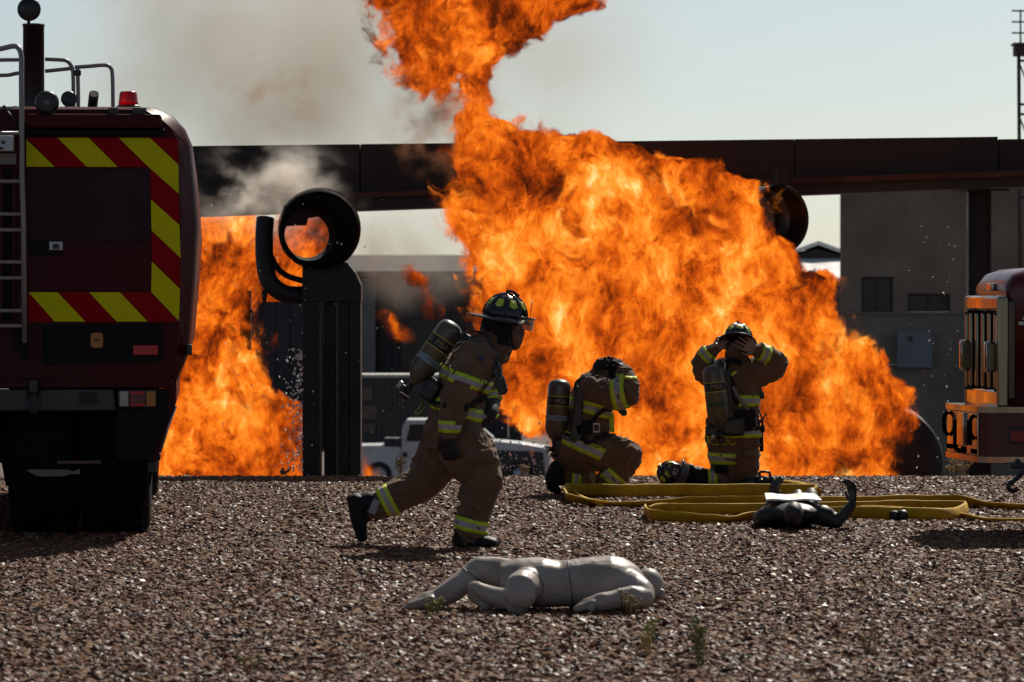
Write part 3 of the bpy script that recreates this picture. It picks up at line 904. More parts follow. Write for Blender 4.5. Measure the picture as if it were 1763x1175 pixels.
    # lower valance, chassis beam, skirts
    mb = MB(); mb.prism([Q(a, b, 0.02) for a, b in ((-330, 640), (292, 640), (300, 664), (290, 669), (-330, 669))], (0, 0.5, 0), bevel=0.01); part(mb, 'valance', MAROON)
    mb = MB(); mb.prism([Q(a, b, 0.0) for a, b in ((-300, 671), (196, 671), (200, 707), (-300, 707))], (0, 0.22, 0), bevel=0.008); part(mb, 'chassis_beam', mat('beam_grey', (0.055, 0.052, 0.048), 0.6, 0, 0.25, 5, 0.1, 30))
    mb = MB(); mb.prism([Q(a, b, 0.03) for a, b in ((200.5, 671), (291, 671), (288, 722), (262, 792), (200.5, 792))], (0, 0.3, 0), bevel=0.008); part(mb, 'corner_panel', PANELBLACK)
    mb = MB(); mb.prism([Q(a, b, 0.05) for a, b in ((284, 660), (304, 655), (303, 693), (283, 760), (270, 795), (255, 795), (286, 712))], (0, 3.2, 0), bevel=0.008); part(mb, 'skirt', MAROON)
    mb = MB(); mb.tube([Q(303, 700, 0.05), Q(290, 735, 0.05), Q(276, 780, 0.05)], 0.008, 6); part(mb, 'skirt_trim', ALU)
    mb = MB(); mb.box(Q(270, 788, 0.15), (0.05, 0.12, 0.05), bevel=0.01); mb.box(Q(262, 806, 0.2), (0.06, 0.12, 0.07)); part(mb, 'hinge', BLACKPLASTIC)
    # tail lamps
    mb = MB(); mb.box(Q(236.5, 686.5, -0.005), (66 * s, 0.06, 31 * s), bevel=0.008); tl = part(mb, 'tail_lamp', BLACKPLASTIC)
    for a, b, m in ((206.5, 221.5, CLEARLENS), (224.5, 249.5, REDLENS), (252.5, 268, AMBER)):
        mb = MB(); mb.box(Q((a + b) / 2, 686.5, -0.04), ((b - a) * s, 0.02, 26 * s), bevel=0.004); q = mb.build('lens', m, tl)
    mb = MB(); mb.box(Q(237, 686.5, -0.052), (24 * s, 0.006, 16 * s)); q = mb.build('lens_core', mat('dull_red', (0.12, 0.015, 0.02), 0.3), tl)
    mb = MB()
    for k in range(8): mb.box(Q(138 + k * 4.2, 685, -0.01), (0.003, 0.012, 20 * s))
    for k in range(5): mb.box(Q(152.5, 676 + k * 4.6, -0.012), (31 * s, 0.012, 0.003))
    part(mb, 'grille', BLACKPLASTIC)
    # tow shackle
    mb = MB(); mb.tube(catmull([Q(52, 674, -0.05), Q(50, 690, -0.09), Q(52, 704, -0.09), Q(60, 709, -0.09), Q(68, 704, -0.09), Q(70, 690, -0.09), Q(68, 674, -0.05)], 5), 0.014, 8); mb.box(Q(60, 665, -0.05), (0.06, 0.12, 0.10), bevel=0.01); part(mb, 'tow_shackle', BLACKPLASTIC)
    # underside
    mb = MB(); mb.prism([Q(a, b, 0.35) for a, b in ((-300, 706), (258, 706), (250, 800), (-300, 800))], (0, 6.0, 0)); part(mb, 'underbody', UNDER)
    mb = MB(); mb.box(Q(137, 795.5, 0.0), (74 * s, 0.05, 5 * s)); part(mb, 'brown_bar', mat('brown_wood', (0.12, 0.07, 0.05), 0.8, 0, 0.2, 10))
    mb = MB(); mb.prism([Q(a, b, 0.0) for a, b in ((47, 810), (56, 808), (118, 808.5), (126, 812), (138, 807), (138, 816), (122, 816), (110, 820), (66, 820))], (0, 0.03, 0)); part(mb, 'tie_plate', mat('dusty_plate', (0.17, 0.16, 0.14), 0.8, 0, 0.2, 12))
    mb = MB(); mb.prism([Q(a, b, 0.05) for a, b in ((72, 822), (252, 822), (250, 858), (246, 864), (76, 864), (72, 858))], (0, 0.02, 0), bevel=0.006); part(mb, 'mud_flap', UNDER)
    mb = MB(); mb.prism([Q(a, b, 0.33) for a, b in ((0, 798), (264, 798), (258, 840), (8, 840))], (0, 0.1, 0)); part(mb, 'axle_guard', UNDER)
    # wheels: rear pair visible right of centre, plus the left side and the front axle
    def wheel(pxa, pxb, dy, r=0.66):
        xa, xb = P(pxa, 0, y).x, P(pxb, 0, y).x
        w = xb - xa; c = Vector((xa, y + dy + r + 0.1, r - 0.012))
        m_ = MB(); m_.lathe(c, (1, 0, 0), [(r * 0.45, 0.03), (r * 0.72, 0), (r * 0.91, w * 0.02), (r * 0.97, w * 0.06), (r, w * 0.13), (r, w * 0.87), (r * 0.97, w * 0.94), (r * 0.91, w * 0.98), (r * 0.72, w), (r * 0.45, w - 0.03)], 48)
        wo = part(m_, 'wheel', TYRE)
        lug = MB(); lug.box((0, 0, 0), (w * 0.36, 0.07, 0.03), bevel=0.006); me = lug.mesh('tread_lug'); me.materials.append(TYRE)
        for k in range(34):
            for sd in (0, 1):
                a = 2 * math.pi * (k + sd * 0.5) / 34
                ob = bpy.data.objects.new('tread_lug', me); col.objects.link(ob); ob.parent = wo
                ob.location = c + Vector((w * (0.28 if sd == 0 else 0.72), math.cos(a) * (r + 0.004), math.sin(a) * (r + 0.004)))
                ob.rotation_euler = (a - math.pi / 2, 0, 0.25 if sd == 0 else -0.25)
    wheel(10, 132, 0.1); wheel(134, 258, 0.1)
    wheel(-290, -170, 0.1)
    # the truck stands turned a little, so that its flank just disappears behind its rear edge
    yaw = Matrix.Rotation(R(4.0), 4, 'Z'); piv = P(300, 925, y)
    for k in range(2):
        m_ = MB(); xa = P((136, -296)[k], 0, y).x
        m_.lathe(Vector((xa, y + 5.6, 0.65)), (1, 0, 0), [(0.3, 0), (0.6, 0.02), (0.66, 0.1), (0.66, 0.4), (0.6, 0.48), (0.3, 0.5)], 36); part(m_, 'front_wheel', TYRE)
    t.location = piv + yaw.to_3x3() @ (t.location - piv)
    t.rotation_euler = (0, 0, R(4.0))
left_truck()

# ------------------------------------------------------------------ fire engine on the right, seen three quarter from its front
def right_truck():
    th = R(7)
    H = Vector((-math.cos(th), -math.sin(th), 0)); V = Vector((math.sin(th), -math.cos(th), 0)); Zv = Vector((0, 0, 1))
    near = P(1735, 0, 30.6); near.z = 0
    O = near - V * 0.52            # centre line of the grille, on the ground
    def W(u, v, z): return O + H * u + V * v + Zv * z
    rot = Matrix((H, V, Zv)).transposed().to_3x3()
    t = thing('fire_engine', 'dark red fire engine nose with chrome grille and heavy bumper entering at the frame edge', 'fire engine', W(-2, 0, 0))
    inv = Matrix.Translation(-t.location)
    def part(mb, name, m, par=None):
        o = mb.build(name, m, par or t)
        if par is None: o.matrix_parent_inverse = inv
        return o
    def bx(mb, u, v, z, du, dv, dz, bev=0.0): mb.box(W(u, v, z), (du, dv, dz), rot, bev); return mb
    red = mat('engine_red', (0.080, 0.003, 0.006), 0.28, 0, 0.1, 2, 0, 1, 0.35, coat=0.25)
    MATTE = mat('matte_black', (0.004, 0.004, 0.004), 1.0, spec=0.0)
    zt, zb = 1.70, 0.915
    # hood: rounded sections running back
    def sec(u, hw, z0, z1, rr):
        pts = []
        n = 7
        for k in range(n): a = R(90 * k / (n - 1)); pts.append(W(u, hw - rr + rr * math.cos(a), z1 - rr + rr * math.sin(a)))
        for k in range(n): a = R(90 + 90 * k / (n - 1)); pts.append(W(u, -hw + rr + rr * math.cos(a), z1 - rr + rr * math.sin(a)))
        return [W(u, hw, z0)] + pts + [W(u, -hw, z0)]
    mb = MB(); mb.loft([sec(-0.01, 0.46, 0.94, 1.70, 0.05), sec(-0.0, 0.48, 0.93, 1.79, 0.08), sec(-0.06, 0.51, 0.92, 1.865, 0.11), sec(-0.16, 0.52, 0.92, 1.90, 0.12), sec(-0.6, 0.55, 0.92, 1.935, 0.12), sec(-1.5, 0.66, 0.92, 1.96, 0.13), sec(-1.9, 0.72, 0.92, 2.0, 0.13)]); part(mb, 'hood', red)
    # grille surround
    fr = MB()
    bx(fr, 0.035, 0, zt - 0.045, 0.07, 1.04, 0.11, 0.02); part(fr, 'grille_surround', CHROME)
    fr = MB(); bx(fr, 0.035, 0, zb + 0.055, 0.07, 1.04, 0.13, 0.02); part(fr, 'grille_surround', CHROME)
    for v in (-0.50, 0.50):
        fr = MB(); bx(fr, 0.035, v, (zt + zb) / 2, 0.08, 0.05, zt - zb, 0.012); part(fr, 'grille_jamb', mat('olive_chrome', (0.30, 0.25, 0.16), 0.25, 1.0))
    bk = MB(); bx(bk, 0.004, 0, (zt + zb) / 2, 0.02, 0.92, zt - zb - 0.1); part(bk, 'radiator_screen', mat('radiator_mesh', (0.008, 0.007, 0.007), 0.9, 0.0, 0.3, 20, spec=0.05))
    for k in range(5):
        v = -0.39 + k * 0.195
        b = MB(); bx(b, 0.045, v, (zt + zb) / 2 + 0.005, 0.05, 0.06, zt - zb - 0.245, 0.014); part(b, 'grille_bar', mat('olive_chrome', (0.30, 0.25, 0.16), 0.25, 1.0))
    for k in range(12):
        b = MB(); bx(b, 0.02, 0, zb + 0.17 + k * 0.042, 0.012, 0.88, 0.012); part(b, 'grille_slat', MATTE)
    for v in (-0.40, 0.38):
        b = MB(); bx(b, 0.10, v, 1.27, 0.08, 0.09, 0.23, 0.03); lo = part(b, 'marker_lamp', CHROME)
        b = MB(); bx(b, 0.10, v + 0.05, 1.27, 0.065, 0.012, 0.19, 0.005); part(b, 'lamp_lens', mat('olive_lens', (0.16, 0.14, 0.07), 0.25), lo)
    for v, z in ((-0.46, 1.58), (0.46, 1.58), (-0.46, 1.03), (0.46, 1.03), (-0.2, 1.60), (0.2, 1.60)):
        b = MB(); b.lathe(W(0.072, v, z), H, [(0.012, 0), (0.012, 0.01), (0.006, 0.014)], 10); part(b, 'bolt', BLACKPLASTIC)
    # badge and side letters
    b = MB(); bx(b, 0.012, 0.05, 1.775, 0.03, 0.16, 0.055, 0.01); part(b, 'hood_badge', CHROME)
    b = MB()
    b.tube([W(-0.02, 0.0, 1.80), W(-0.5, 0.0, 1.895)], 0.018, 6); part(b, 'hood_spear', CHROME)
    b = MB()
    for pts in (((-0.075, 1.50), (-0.22, 1.50), (-0.22, 1.525), (-0.075, 1.525)), ((-0.10, 1.54), (-0.16, 1.64), (-0.20, 1.64), (-0.20, 1.54))):
        b.prism([W(u, 0.528 - u * 0.06, z) for u, z in pts], V * 0.012)
    part(b, 'side_lettering', WHITEPRINT)
    b = MB(); bx(b, -0.03, 0.512, 1.32, 0.05, 0.03, 0.70, 0.01); part(b, 'corner_trim', mat('olive_trim', (0.10, 0.085, 0.06), 0.4, 0.5))
    # bumper
    ub = 0.20
    def bump(z0, z1, g=0.0):
        return [[W(ub + g, -0.50 - g, z), W(ub + g, 0.50 + g, z), W(ub - 0.05 + g, 0.56 + g, z), W(-2.2, 1.05 + g, z), W(-2.2, 0.5, z), W(0.02, 0.5, z), W(0.02, -0.50 - g, z)] for z in (z0, z1)]
    mb = MB(); mb.loft(bump(0.56, 0.87), smooth=False); part(mb, 'bumper', red)
    mb = MB(); mb.loft(bump(0.872, 0.915, 0.018), smooth=False); part(mb, 'bumper_rail', CHROME)
    mb = MB(); mb.loft(bump(0.515, 0.558, 0.018), smooth=False); part(mb, 'bumper_rail', CHROME)
    fp = MB(); bx(fp, ub + 0.008, 0.0, 0.715, 0.014, 0.97, 0.30, 0.004); fo = part(fp, 'bumper_plate', CHROME)
    for v, z, w, h in ((-0.20, 0.70, 0.13, 0.20), (0.24, 0.72, 0.12, 0.18), (0.06, 0.59, 0.14, 0.05)):
        b = MB(); bx(b, ub + 0.016, v, z, 0.012, w, h, 0.004); part(b, 'opening', MATTE, fo)
    for v in (-0.42, 0.43):
        b = MB(); b.tube(catmull([W(ub + 0.02, v, 0.85), W(ub + 0.05, v, 0.82), W(ub + 0.05, v, 0.72), W(ub + 0.02, v, 0.68)], 4), 0.015, 8); part(b, 'tow_hook', MATTE, fo)
    b = MB(); bx(b, ub + 0.026, 0.02, 0.74, 0.02, 0.20, 0.24, 0.006); part(b, 'licence_plate_cover', CHROME, fo)
    for v, z in ((-0.44, 0.60), (-0.34, 0.60), (-0.2, 0.59), (-0.1, 0.58), (0.34, 0.59), (0.43, 0.59)):
        b = MB(); bx(b, ub + 0.018, v, z, 0.014, 0.055, 0.035, 0.004); part(b, 'bolt_hole', MATTE, fo)
    # side marker lamp in the bumper flank
    sd = (W(-2.2, 1.05, 0) - W(0.15, 0.56, 0)).normalized()
    c = W(0.15, 0.56, 0) + sd * 0.22
    nrm = Vector((sd.y, -sd.x, 0));
    if nrm.y > 0: nrm = -nrm
    r3 = Matrix((sd, nrm, Zv)).transposed().to_3x3()
    b = MB(); b.box(c + Zv * 0.71 + nrm * 0.005, (0.155, 0.02, 0.115), r3, 0.008); sm_ = part(b, 'side_marker', BLACKPLASTIC)
    b = MB(); b.box(c + Zv * 0.705 + nrm * 0.016, (0.125, 0.012, 0.08), r3, 0.006); part(b, 'lens', mat('dark_red_lens', (0.25, 0.012, 0.012), 0.15), sm_)
    b = MB(); b.box(c + sd * 0.12 + Zv * 0.70 + nrm * 0.003, (0.05, 0.02, 0.09), r3, 0.004); part(b, 'side_plate', CLEARLENS)
    # step bracket below the bumper, cab, fender, wheels
    b = MB(); b.tube(catmull([W(-0.02, 0.72, 0.54), W(-0.06, 0.74, 0.46), W(0.0, 0.74, 0.40), W(0.05, 0.74, 0.36), W(0.02, 0.74, 0.32), W(-0.02, 0.74, 0.34)], 5), 0.017, 8); bx(b, -0.05, 0.7, 0.50, 0.16, 0.10, 0.04, 0.01); part(b, 'tow_eye', BLACKPLASTIC)
    b = MB(); bx(b, -1.1, 0, 0.70, 2.2, 0.9, 0.4); part(b, 'chassis', BLACK)
    cab = MB(); cab.prism([W(u, -1.15, z) for u, z in ((-1.9, 0.6), (-1.9, 1.98), (-2.3, 2.85), (-4.6, 2.9), (-4.6, 0.6))], V * 2.3, 0.05); part(cab, 'cab', red)
    b = MB(); b.prism([W(u, 1.155, z) for u, z in ((-2.2, 1.95), (-2.5, 2.6), (-3.3, 2.6), (-3.3, 1.95))], V * 0.01); part(b, 'side_window', WINDOW)
    b = MB(); bx(b, -7.0, 0, 1.75, 4.7, 2.4, 2.3, 0.05); part(b, 'pump_body', red)
    for u in (-1.15, -7.2):
        for v in (-1.13, 0.80):
            b = MB(); b.lathe(W(u, v, 0.5), V, [(0.25, 0), (0.46, 0.0), (0.5, 0.06), (0.5, 0.26), (0.46, 0.32), (0.25, 0.31)], 36); wo = part(b, 'wheel', TYRE)
            b = MB(); b.lathe(W(u, v + 0.315, 0.5), V, [(0.28, 0), (0.28, 0.02), (0.1, 0.06)], 20); part(b, 'rim', ALU, wo)
    b = MB(); bx(b, -1.15, 0.98, 1.12, 1.3, 0.36, 0.08, 0.03); part(b, 'mudguard', red)
right_truck()

# ------------------------------------------------------------------ yellow lay-flat hoses on the stones
def hose(label, pts, h=0.075, th=0.026, group='yellow fire hoses on the gravel', end=None):
    """pts: (px, py of the centre, metres away); the flat hose stands on edge in places and lies over in others (4th value: tilt)."""
    raw = [P(p[0], 0, p[2]) for p in pts]
    tilts = [p[3] if len(p) > 3 else 0.15 for p in pts]
    for q, p in zip(raw, pts): q.z = 0
    path = catmull(raw, 10)
    mb = MB(); rings = []
    m = len(path)
    per = (m - 1) / (len(pts) - 1)
    for i, p in enumerate(path):
        k = i / per; a = int(min(k, len(pts) - 2)); f = k - a
        ti = tilts[a] + (tilts[a + 1] - tilts[a]) * f
        ti += 0.10 * noise.noise(Vector((i * 0.21, p.x * 2, p.y * 2)))
        tg = (path[min(i + 1, m - 1)] - path[max(i - 1, 0)]).normalized()
        sd = tg.cross(Vector((0, 0, 1))).normalized()
        hh = h * (1 + 0.08 * noise.noise(Vector((i * 0.13, 3, p.y))))
        w = (Vector((0, 0, 1)) * math.cos(ti * 1.5) + sd * math.sin(ti * 1.5)).normalized()
        nn = w.cross(tg).normalized()
        zc = hh / 2 * abs(w.z) + 0.010 + 0.006 * noise.noise(Vector((i * 0.3, 9, p.x)))
        c = Vector((p.x, p.y, zc))
        ring = []
        for j in range(12):
            an = 2 * math.pi * j / 12
            ring.append(c + w * (hh / 2) * math.copysign(abs(math.sin(an)) ** 0.8, math.sin(an)) + nn * (th / 2) * math.copysign(abs(math.cos(an)) ** 0.9, math.cos(an)))
        rings.append(ring)
    mb.loft(rings)
    o = mb.build('fire_hose', HOSE)
    tag(o, label, 'fire hose', group)
    return path
HOSE = mat('yellow_hose_jacket', (0.55, 0.33, 0.012), 0.7, 0, 0.18, 12, 0.5, 140, 0.3, (0.26, 0.16, 0.015), 0.4)

def ypx(py): return F * EYE / (py - HZ)
hose('long yellow hose running along in front of both kneeling firefighters', [(1392, 0, ypx(862), 0.5), (1404, 0, ypx(858), 0.05), (1380, 0, ypx(857), 0), (1250, 0, ypx(857), 0), (1130, 0, ypx(857), 0), (1070, 0, ypx(858), 0.05), (1030, 0, ypx(856), 0.1), (985, 0, ypx(855), 0.0), (974, 0, ypx(860), 0.1), (985, 0, ypx(869), 0.5), (1030, 0, ypx(874), 0.7)], h=0.105)
hose('yellow hose lying between the long hose and the black dummy, ending left in a fold', [(990, 0, ypx(858), 0.4), (1015, 0, ypx(866), 0.85), (1060, 0, ypx(874), 0.75), (1130, 0, ypx(874), 0.6), (1230, 0, ypx(873), 0.35), (1330, 0, ypx(874), 0.25), (1420, 0, ypx(876), 0.1), (1500, 0, ypx(875), 0.1), (1590, 0, ypx(872), 0.2), (1650, 0, ypx(871), 0.3), (1710, 0, ypx(877), 0.7), (1830, 0, ypx(884), 0.8)], h=0.088)
hose('nearest yellow hose, folded flat at its left end and passing the black dummy', [(1112, 0, ypx(890), 0.1), (1122, 0, ypx(899), 0.15), (1180, 0, ypx(902), 0.45), (1250, 0, ypx(903), 0.6), (1300, 0, ypx(899), 0.4), (1360, 0, ypx(895), 0.2), (1440, 0, ypx(895), 0.1), (1520, 0, ypx(896), 0.05), (1556, 0, ypx(895), 0.0)], h=0.092)
hose('yellow hose doubled back behind the nearest one left of the black dummy', [(1112, 0, ypx(890), 0.3), (1150, 0, ypx(887), 0.15), (1230, 0, ypx(889), 0.1), (1320, 0, ypx(887), 0.1), (1420, 0, ypx(886), 0.05), (1520, 0, ypx(884), 0.05), (1610, 0, ypx(882), 0.05), (1662, 0, ypx(884), 0.1), (1650, 0, ypx(893), 0.2), (1600, 0, ypx(897), 0.1), (1480, 0, ypx(891), 0.2)], h=0.088)
hose('thin end of yellow hose trailing off to the fire engine at the frame edge', [(1590, 0, ypx(888), 0.2), (1640, 0, ypx(890), 0.5), (1700, 0, ypx(898), 0.85), (1850, 0, ypx(900), 0.9)], h=0.06)
hose('crumpled yellow hose coming out of the black coil at the right knee', [(1340, 0, ypx(842), 0.5), (1365, 0, ypx(845), 0.4), (1392, 0, ypx(852), 0.3), (1408, 0, ypx(858), 0.3)], h=0.09, th=0.06)

q = P(1320, 0, ypx(843)); q.z = 0
t = thing('hose_nozzle', 'black ribbed nozzle lying on the gravel behind the long yellow hose', 'nozzle', q)
for k in range(4):
    mb = MB(); mb.lathe((-0.10 + 0.065 * k, 0, 0.06), (1, 0, 0), [(0.045, 0), (0.058, 0.008), (0.06, 0.03), (0.05, 0.045), (0.045, 0.052)], 16); mb.build('ring', BLACK, t)
mb = MB(); mb.lathe((-0.2, 0, 0.058), (1, 0, 0), [(0.03, 0), (0.05, 0.02), (0.04, 0.1), (0.035, 0.38)], 16); mb.build('barrel', BLACKPLASTIC, t)
mb = MB(); mb.tube(catmull([(-0.05, 0, 0.10), (-0.06, 0, 0.15), (0.02, 0, 0.15), (0.03, 0, 0.10)], 5), 0.012, 8); mb.build('handle', BLACKPLASTIC, t)
q = P(1546, 0, ypx(897)); q.z = 0
t = thing('hose_coupling', 'short black hose coupling at the end of the nearest yellow hose', 'coupling', q)
mb = MB(); mb.lathe((-0.06, 0, 0.04), (1, 0.1, 0), [(0.03, 0), (0.038, 0.01), (0.038, 0.05), (0.03, 0.06)], 14); mb.build('collar', BLACK, t)
mb = MB(); mb.lathe((0.0, 0.006, 0.04), (1, 0.1, 0), [(0.032, 0), (0.043, 0.01), (0.043, 0.05), (0.034, 0.07), (0.02, 0.072)], 14); mb.build('lug_ring', BLACKPLASTIC, t)

# ------------------------------------------------------------------ weeds
WEED = mat('dry_weed', (0.32, 0.24, 0.11), 0.8, 0, 0.3, 30, rand=0.25)
WEEDG = mat('green_weed', (0.20, 0.21, 0.06), 0.8, 0, 0.3, 30, rand=0.25)
def weed(px, y, h, n, label, m, spread=0.5, seeds=False, group='weeds growing in the gravel'):
    base = P(px, 0, y); base.z = ground_z(y)
    mb = MB()
    for k in range(n):
        a = random.uniform(0, 2 * math.pi); l = h * random.uniform(0.5, 1.0)
        d = Vector((math.cos(a), math.sin(a), 0)) * spread * l * random.uniform(0.3, 1)
        st = base + Vector((random.uniform(-.03, .03), random.uniform(-.03, .03), -0.005))
        tip = st + d + Vector((0, 0, l)); mid = st + d * 0.35 + Vector((0, 0, l * 0.6))
        mb.tube(catmull([st, mid, tip], 3), [0.0035, 0.003, 0.0028, 0.0024, 0.0020, 0.0014, 0.0006], 4)
        if seeds or random.random() < 0.5:
            for j in range(6):
                f = random.uniform(0.35, 1.0); p = st.lerp(tip, f) + Vector((0, 0, 0.1 * l * (1 - f)))
                e = p + Vector((random.uniform(-1, 1), random.uniform(-1, 1), random.uniform(0.1, 0.9))) * h * 0.16
                mb.tube([p, e], [0.002, 0.001], 3)
                mb.ball(e, 0.006 + 0.004 * random.random(), sc=(1, 0.6, 1.3), sub=1)
    o = mb.build('weed', m); tag(o, label, 'weed', group)
weed(1655, 40.4, 0.20, 14, 'dry seeding weed at the pad edge left of the fire engine bumper', WEED, 0.9, True)
weed(1640, 40.5, 0.13, 8, 'small dry weed beside the tall seeding weed at the pad edge', WEED, 0.7, True)
weed(745, 22.9, 0.14, 9, 'small yellow green weed at the feet of the tan dummy', WEEDG, 0.5)
weed(1085, 23.0, 0.14, 7, 'thin pale weed in front of the arm of the tan dummy', WEED, 0.4)
weed(430, 19.6, 0.10, 9, 'low green weed clump in the gravel at the bottom left', WEEDG, 0.9)
weed(1205, 19.9, 0.22, 9, 'tallest blurred green weed near the bottom edge right of the tan dummy', WEEDG, 0.4, True)
weed(1110, 20.4, 0.15, 6, 'pale weed just left of the tallest blurred weed', WEED, 0.5)
weed(1500, 20.6, 0.16, 7, 'faint dry weed at the bottom right of the pad', WEED, 0.6)
weed(1120, 20.9, 0.14, 8, 'small weed behind the pale weed near the bottom edge', WEEDG, 0.5)
weed(490, 40.5, 0.10, 8, 'tiny dry weed at the pad edge in front of the left flames', WEED, 0.8, True)
weed(690, 40.5, 0.22, 9, 'thin dry weed standing before the white pickup', WEED, 0.3, True)
weed(900, 40.5, 0.12, 9, 'short dry weed at the pad edge right of the runner', WEED, 0.5, True)

# ------------------------------------------------------------------ water drops thrown across the yard
def drops():
    q = bmesh.new(); bmesh.ops.create_icosphere(q, subdivisions=1, radius=1)
    bv = [v.co.copy() for v in q.verts]; bf = [tuple(v.index for v in f.verts) for f in q.faces]; q.free()
    vs, fs = [], []
    def drop(p, r):
        o = len(vs); st = random.uniform(1, 1.6)
        vs.extend([(p.x + v.x * r, p.y + v.y * r, p.z + v.z * r * st) for v in bv]); fs.extend([tuple(i + o for i in f) for f in bf])
    for k in range(330):
        u = random.random()
        px = 521 - abs(random.gauss(0, 15)); py = 600 + 215 * u
        drop(P(px, py, random.uniform(43.2, 44.2)), random.choice((0.004, 0.006, 0.009, 0.012)))
    for k in range(130):
        px = random.uniform(850, 950); py = 815 - abs(random.gauss(0, 45)) + random.uniform(-10, 5)
        drop(P(px, min(py, 822), random.uniform(42, 43)), random.choice((0.003, 0.005, 0.007, 0.011)))
    for k in range(55):
        px = random.gauss(1615, 26); py = random.uniform(380, 815)
        drop(P(px, py, random.uniform(42, 45)), random.choice((0.003, 0.004, 0.005, 0.008)))
    for k in range(70):
        px = random.uniform(340, 700); py = random.uniform(340, 800)
        drop(P(px, py, random.uniform(42, 43)), random.choice((0.004, 0.005, 0.008)))
    me = bpy.data.meshes.new('water_drops'); me.from_pydata(vs, [], fs)
    me.polygons.foreach_set('use_smooth', [True] * len(fs))
    m = mat('water', (0.9, 0.9, 0.88), 0.1)
    nt = NT(m.node_tree); tl = nt.new('ShaderNodeBsdfTranslucent'); tl.inputs[0].default_value = (0.95, 0.94, 0.9, 1)
    mx = nt.new('ShaderNodeMixShader'); mx.inputs[0].default_value = 0.6
    nt.put(mx.inputs[1], nt.n['Principled BSDF'].outputs[0]); nt.put(mx.inputs[2], tl.outputs[0]); nt.put(nt.n['Material Output'].inputs['Surface'], mx.outputs[0])
    tag(link('water_drops', me, m), 'scattered water drops flying beside the steel stand and in front of the pickup', 'water drops', kind='stuff')
drops()
# ------------------------------------------------------------------ people and mannequins
def cloth_material(name, rgb, rough=0.9, weave=1.0):
    m = mat(name, rgb, rough, 0, 0.22, 9, 0.55 * weave, 26, 0.15, tuple(x * 0.5 for x in rgb), 0.45, sheen=0.15)
    return m
TAN = cloth_material('tan_turnout_cloth', (0.150, 0.088, 0.052))
TANHOOD = cloth_material('tan_hood_cloth', (0.15, 0.115, 0.085))
BLACKCLOTH = cloth_material('black_cloth', (0.016, 0.015, 0.017))
BOOT = mat('boot_rubber', (0.010, 0.010, 0.011), 0.6, 0, 0.3, 12, 0.25, 40, 0.2, (0.03, 0.024, 0.02), 0.35)
GLOVE = mat('glove_leather', (0.016, 0.016, 0.018), 0.7, 0, 0.3, 20, 0.4, 60)
GLOVETAN = mat('tan_glove_leather', (0.10, 0.07, 0.048), 0.75, 0, 0.3, 20, 0.4, 60)
SKIN = mat('skin', (0.16, 0.075, 0.05), 0.5, 0, 0.12, 15, 0.1, 80)
SKINLIGHT = mat('light_skin', (0.34, 0.19, 0.14), 0.5, 0, 0.12, 15, 0.1, 80)
LIME = mat('lime_trim', (0.52, 0.66, 0.02), 0.6, 0, 0.12, 30, 0.1, 100)
SILVER = mat('silver_trim', (0.36, 0.34, 0.35), 0.5, 0, 0.1, 30, 0.1, 100)
HELMET = mat('black_helmet', (0.012, 0.012, 0.014), 0.22, 0, 0.4, 8, 0.08, 20, 0.5, (0.03, 0.027, 0.025), 0.4, coat=0.3)
STICKER = mat('yellow_sticker', (0.50, 0.58, 0.05), 0.5, 0, 0.15, 30)
CYL = mat('carbon_wrap', (0.085, 0.070, 0.045), 0.35, 0, 0.2, 10, 0.05, 40, 0.5, (0.05, 0.04, 0.03), 0.4, coat=0.25)

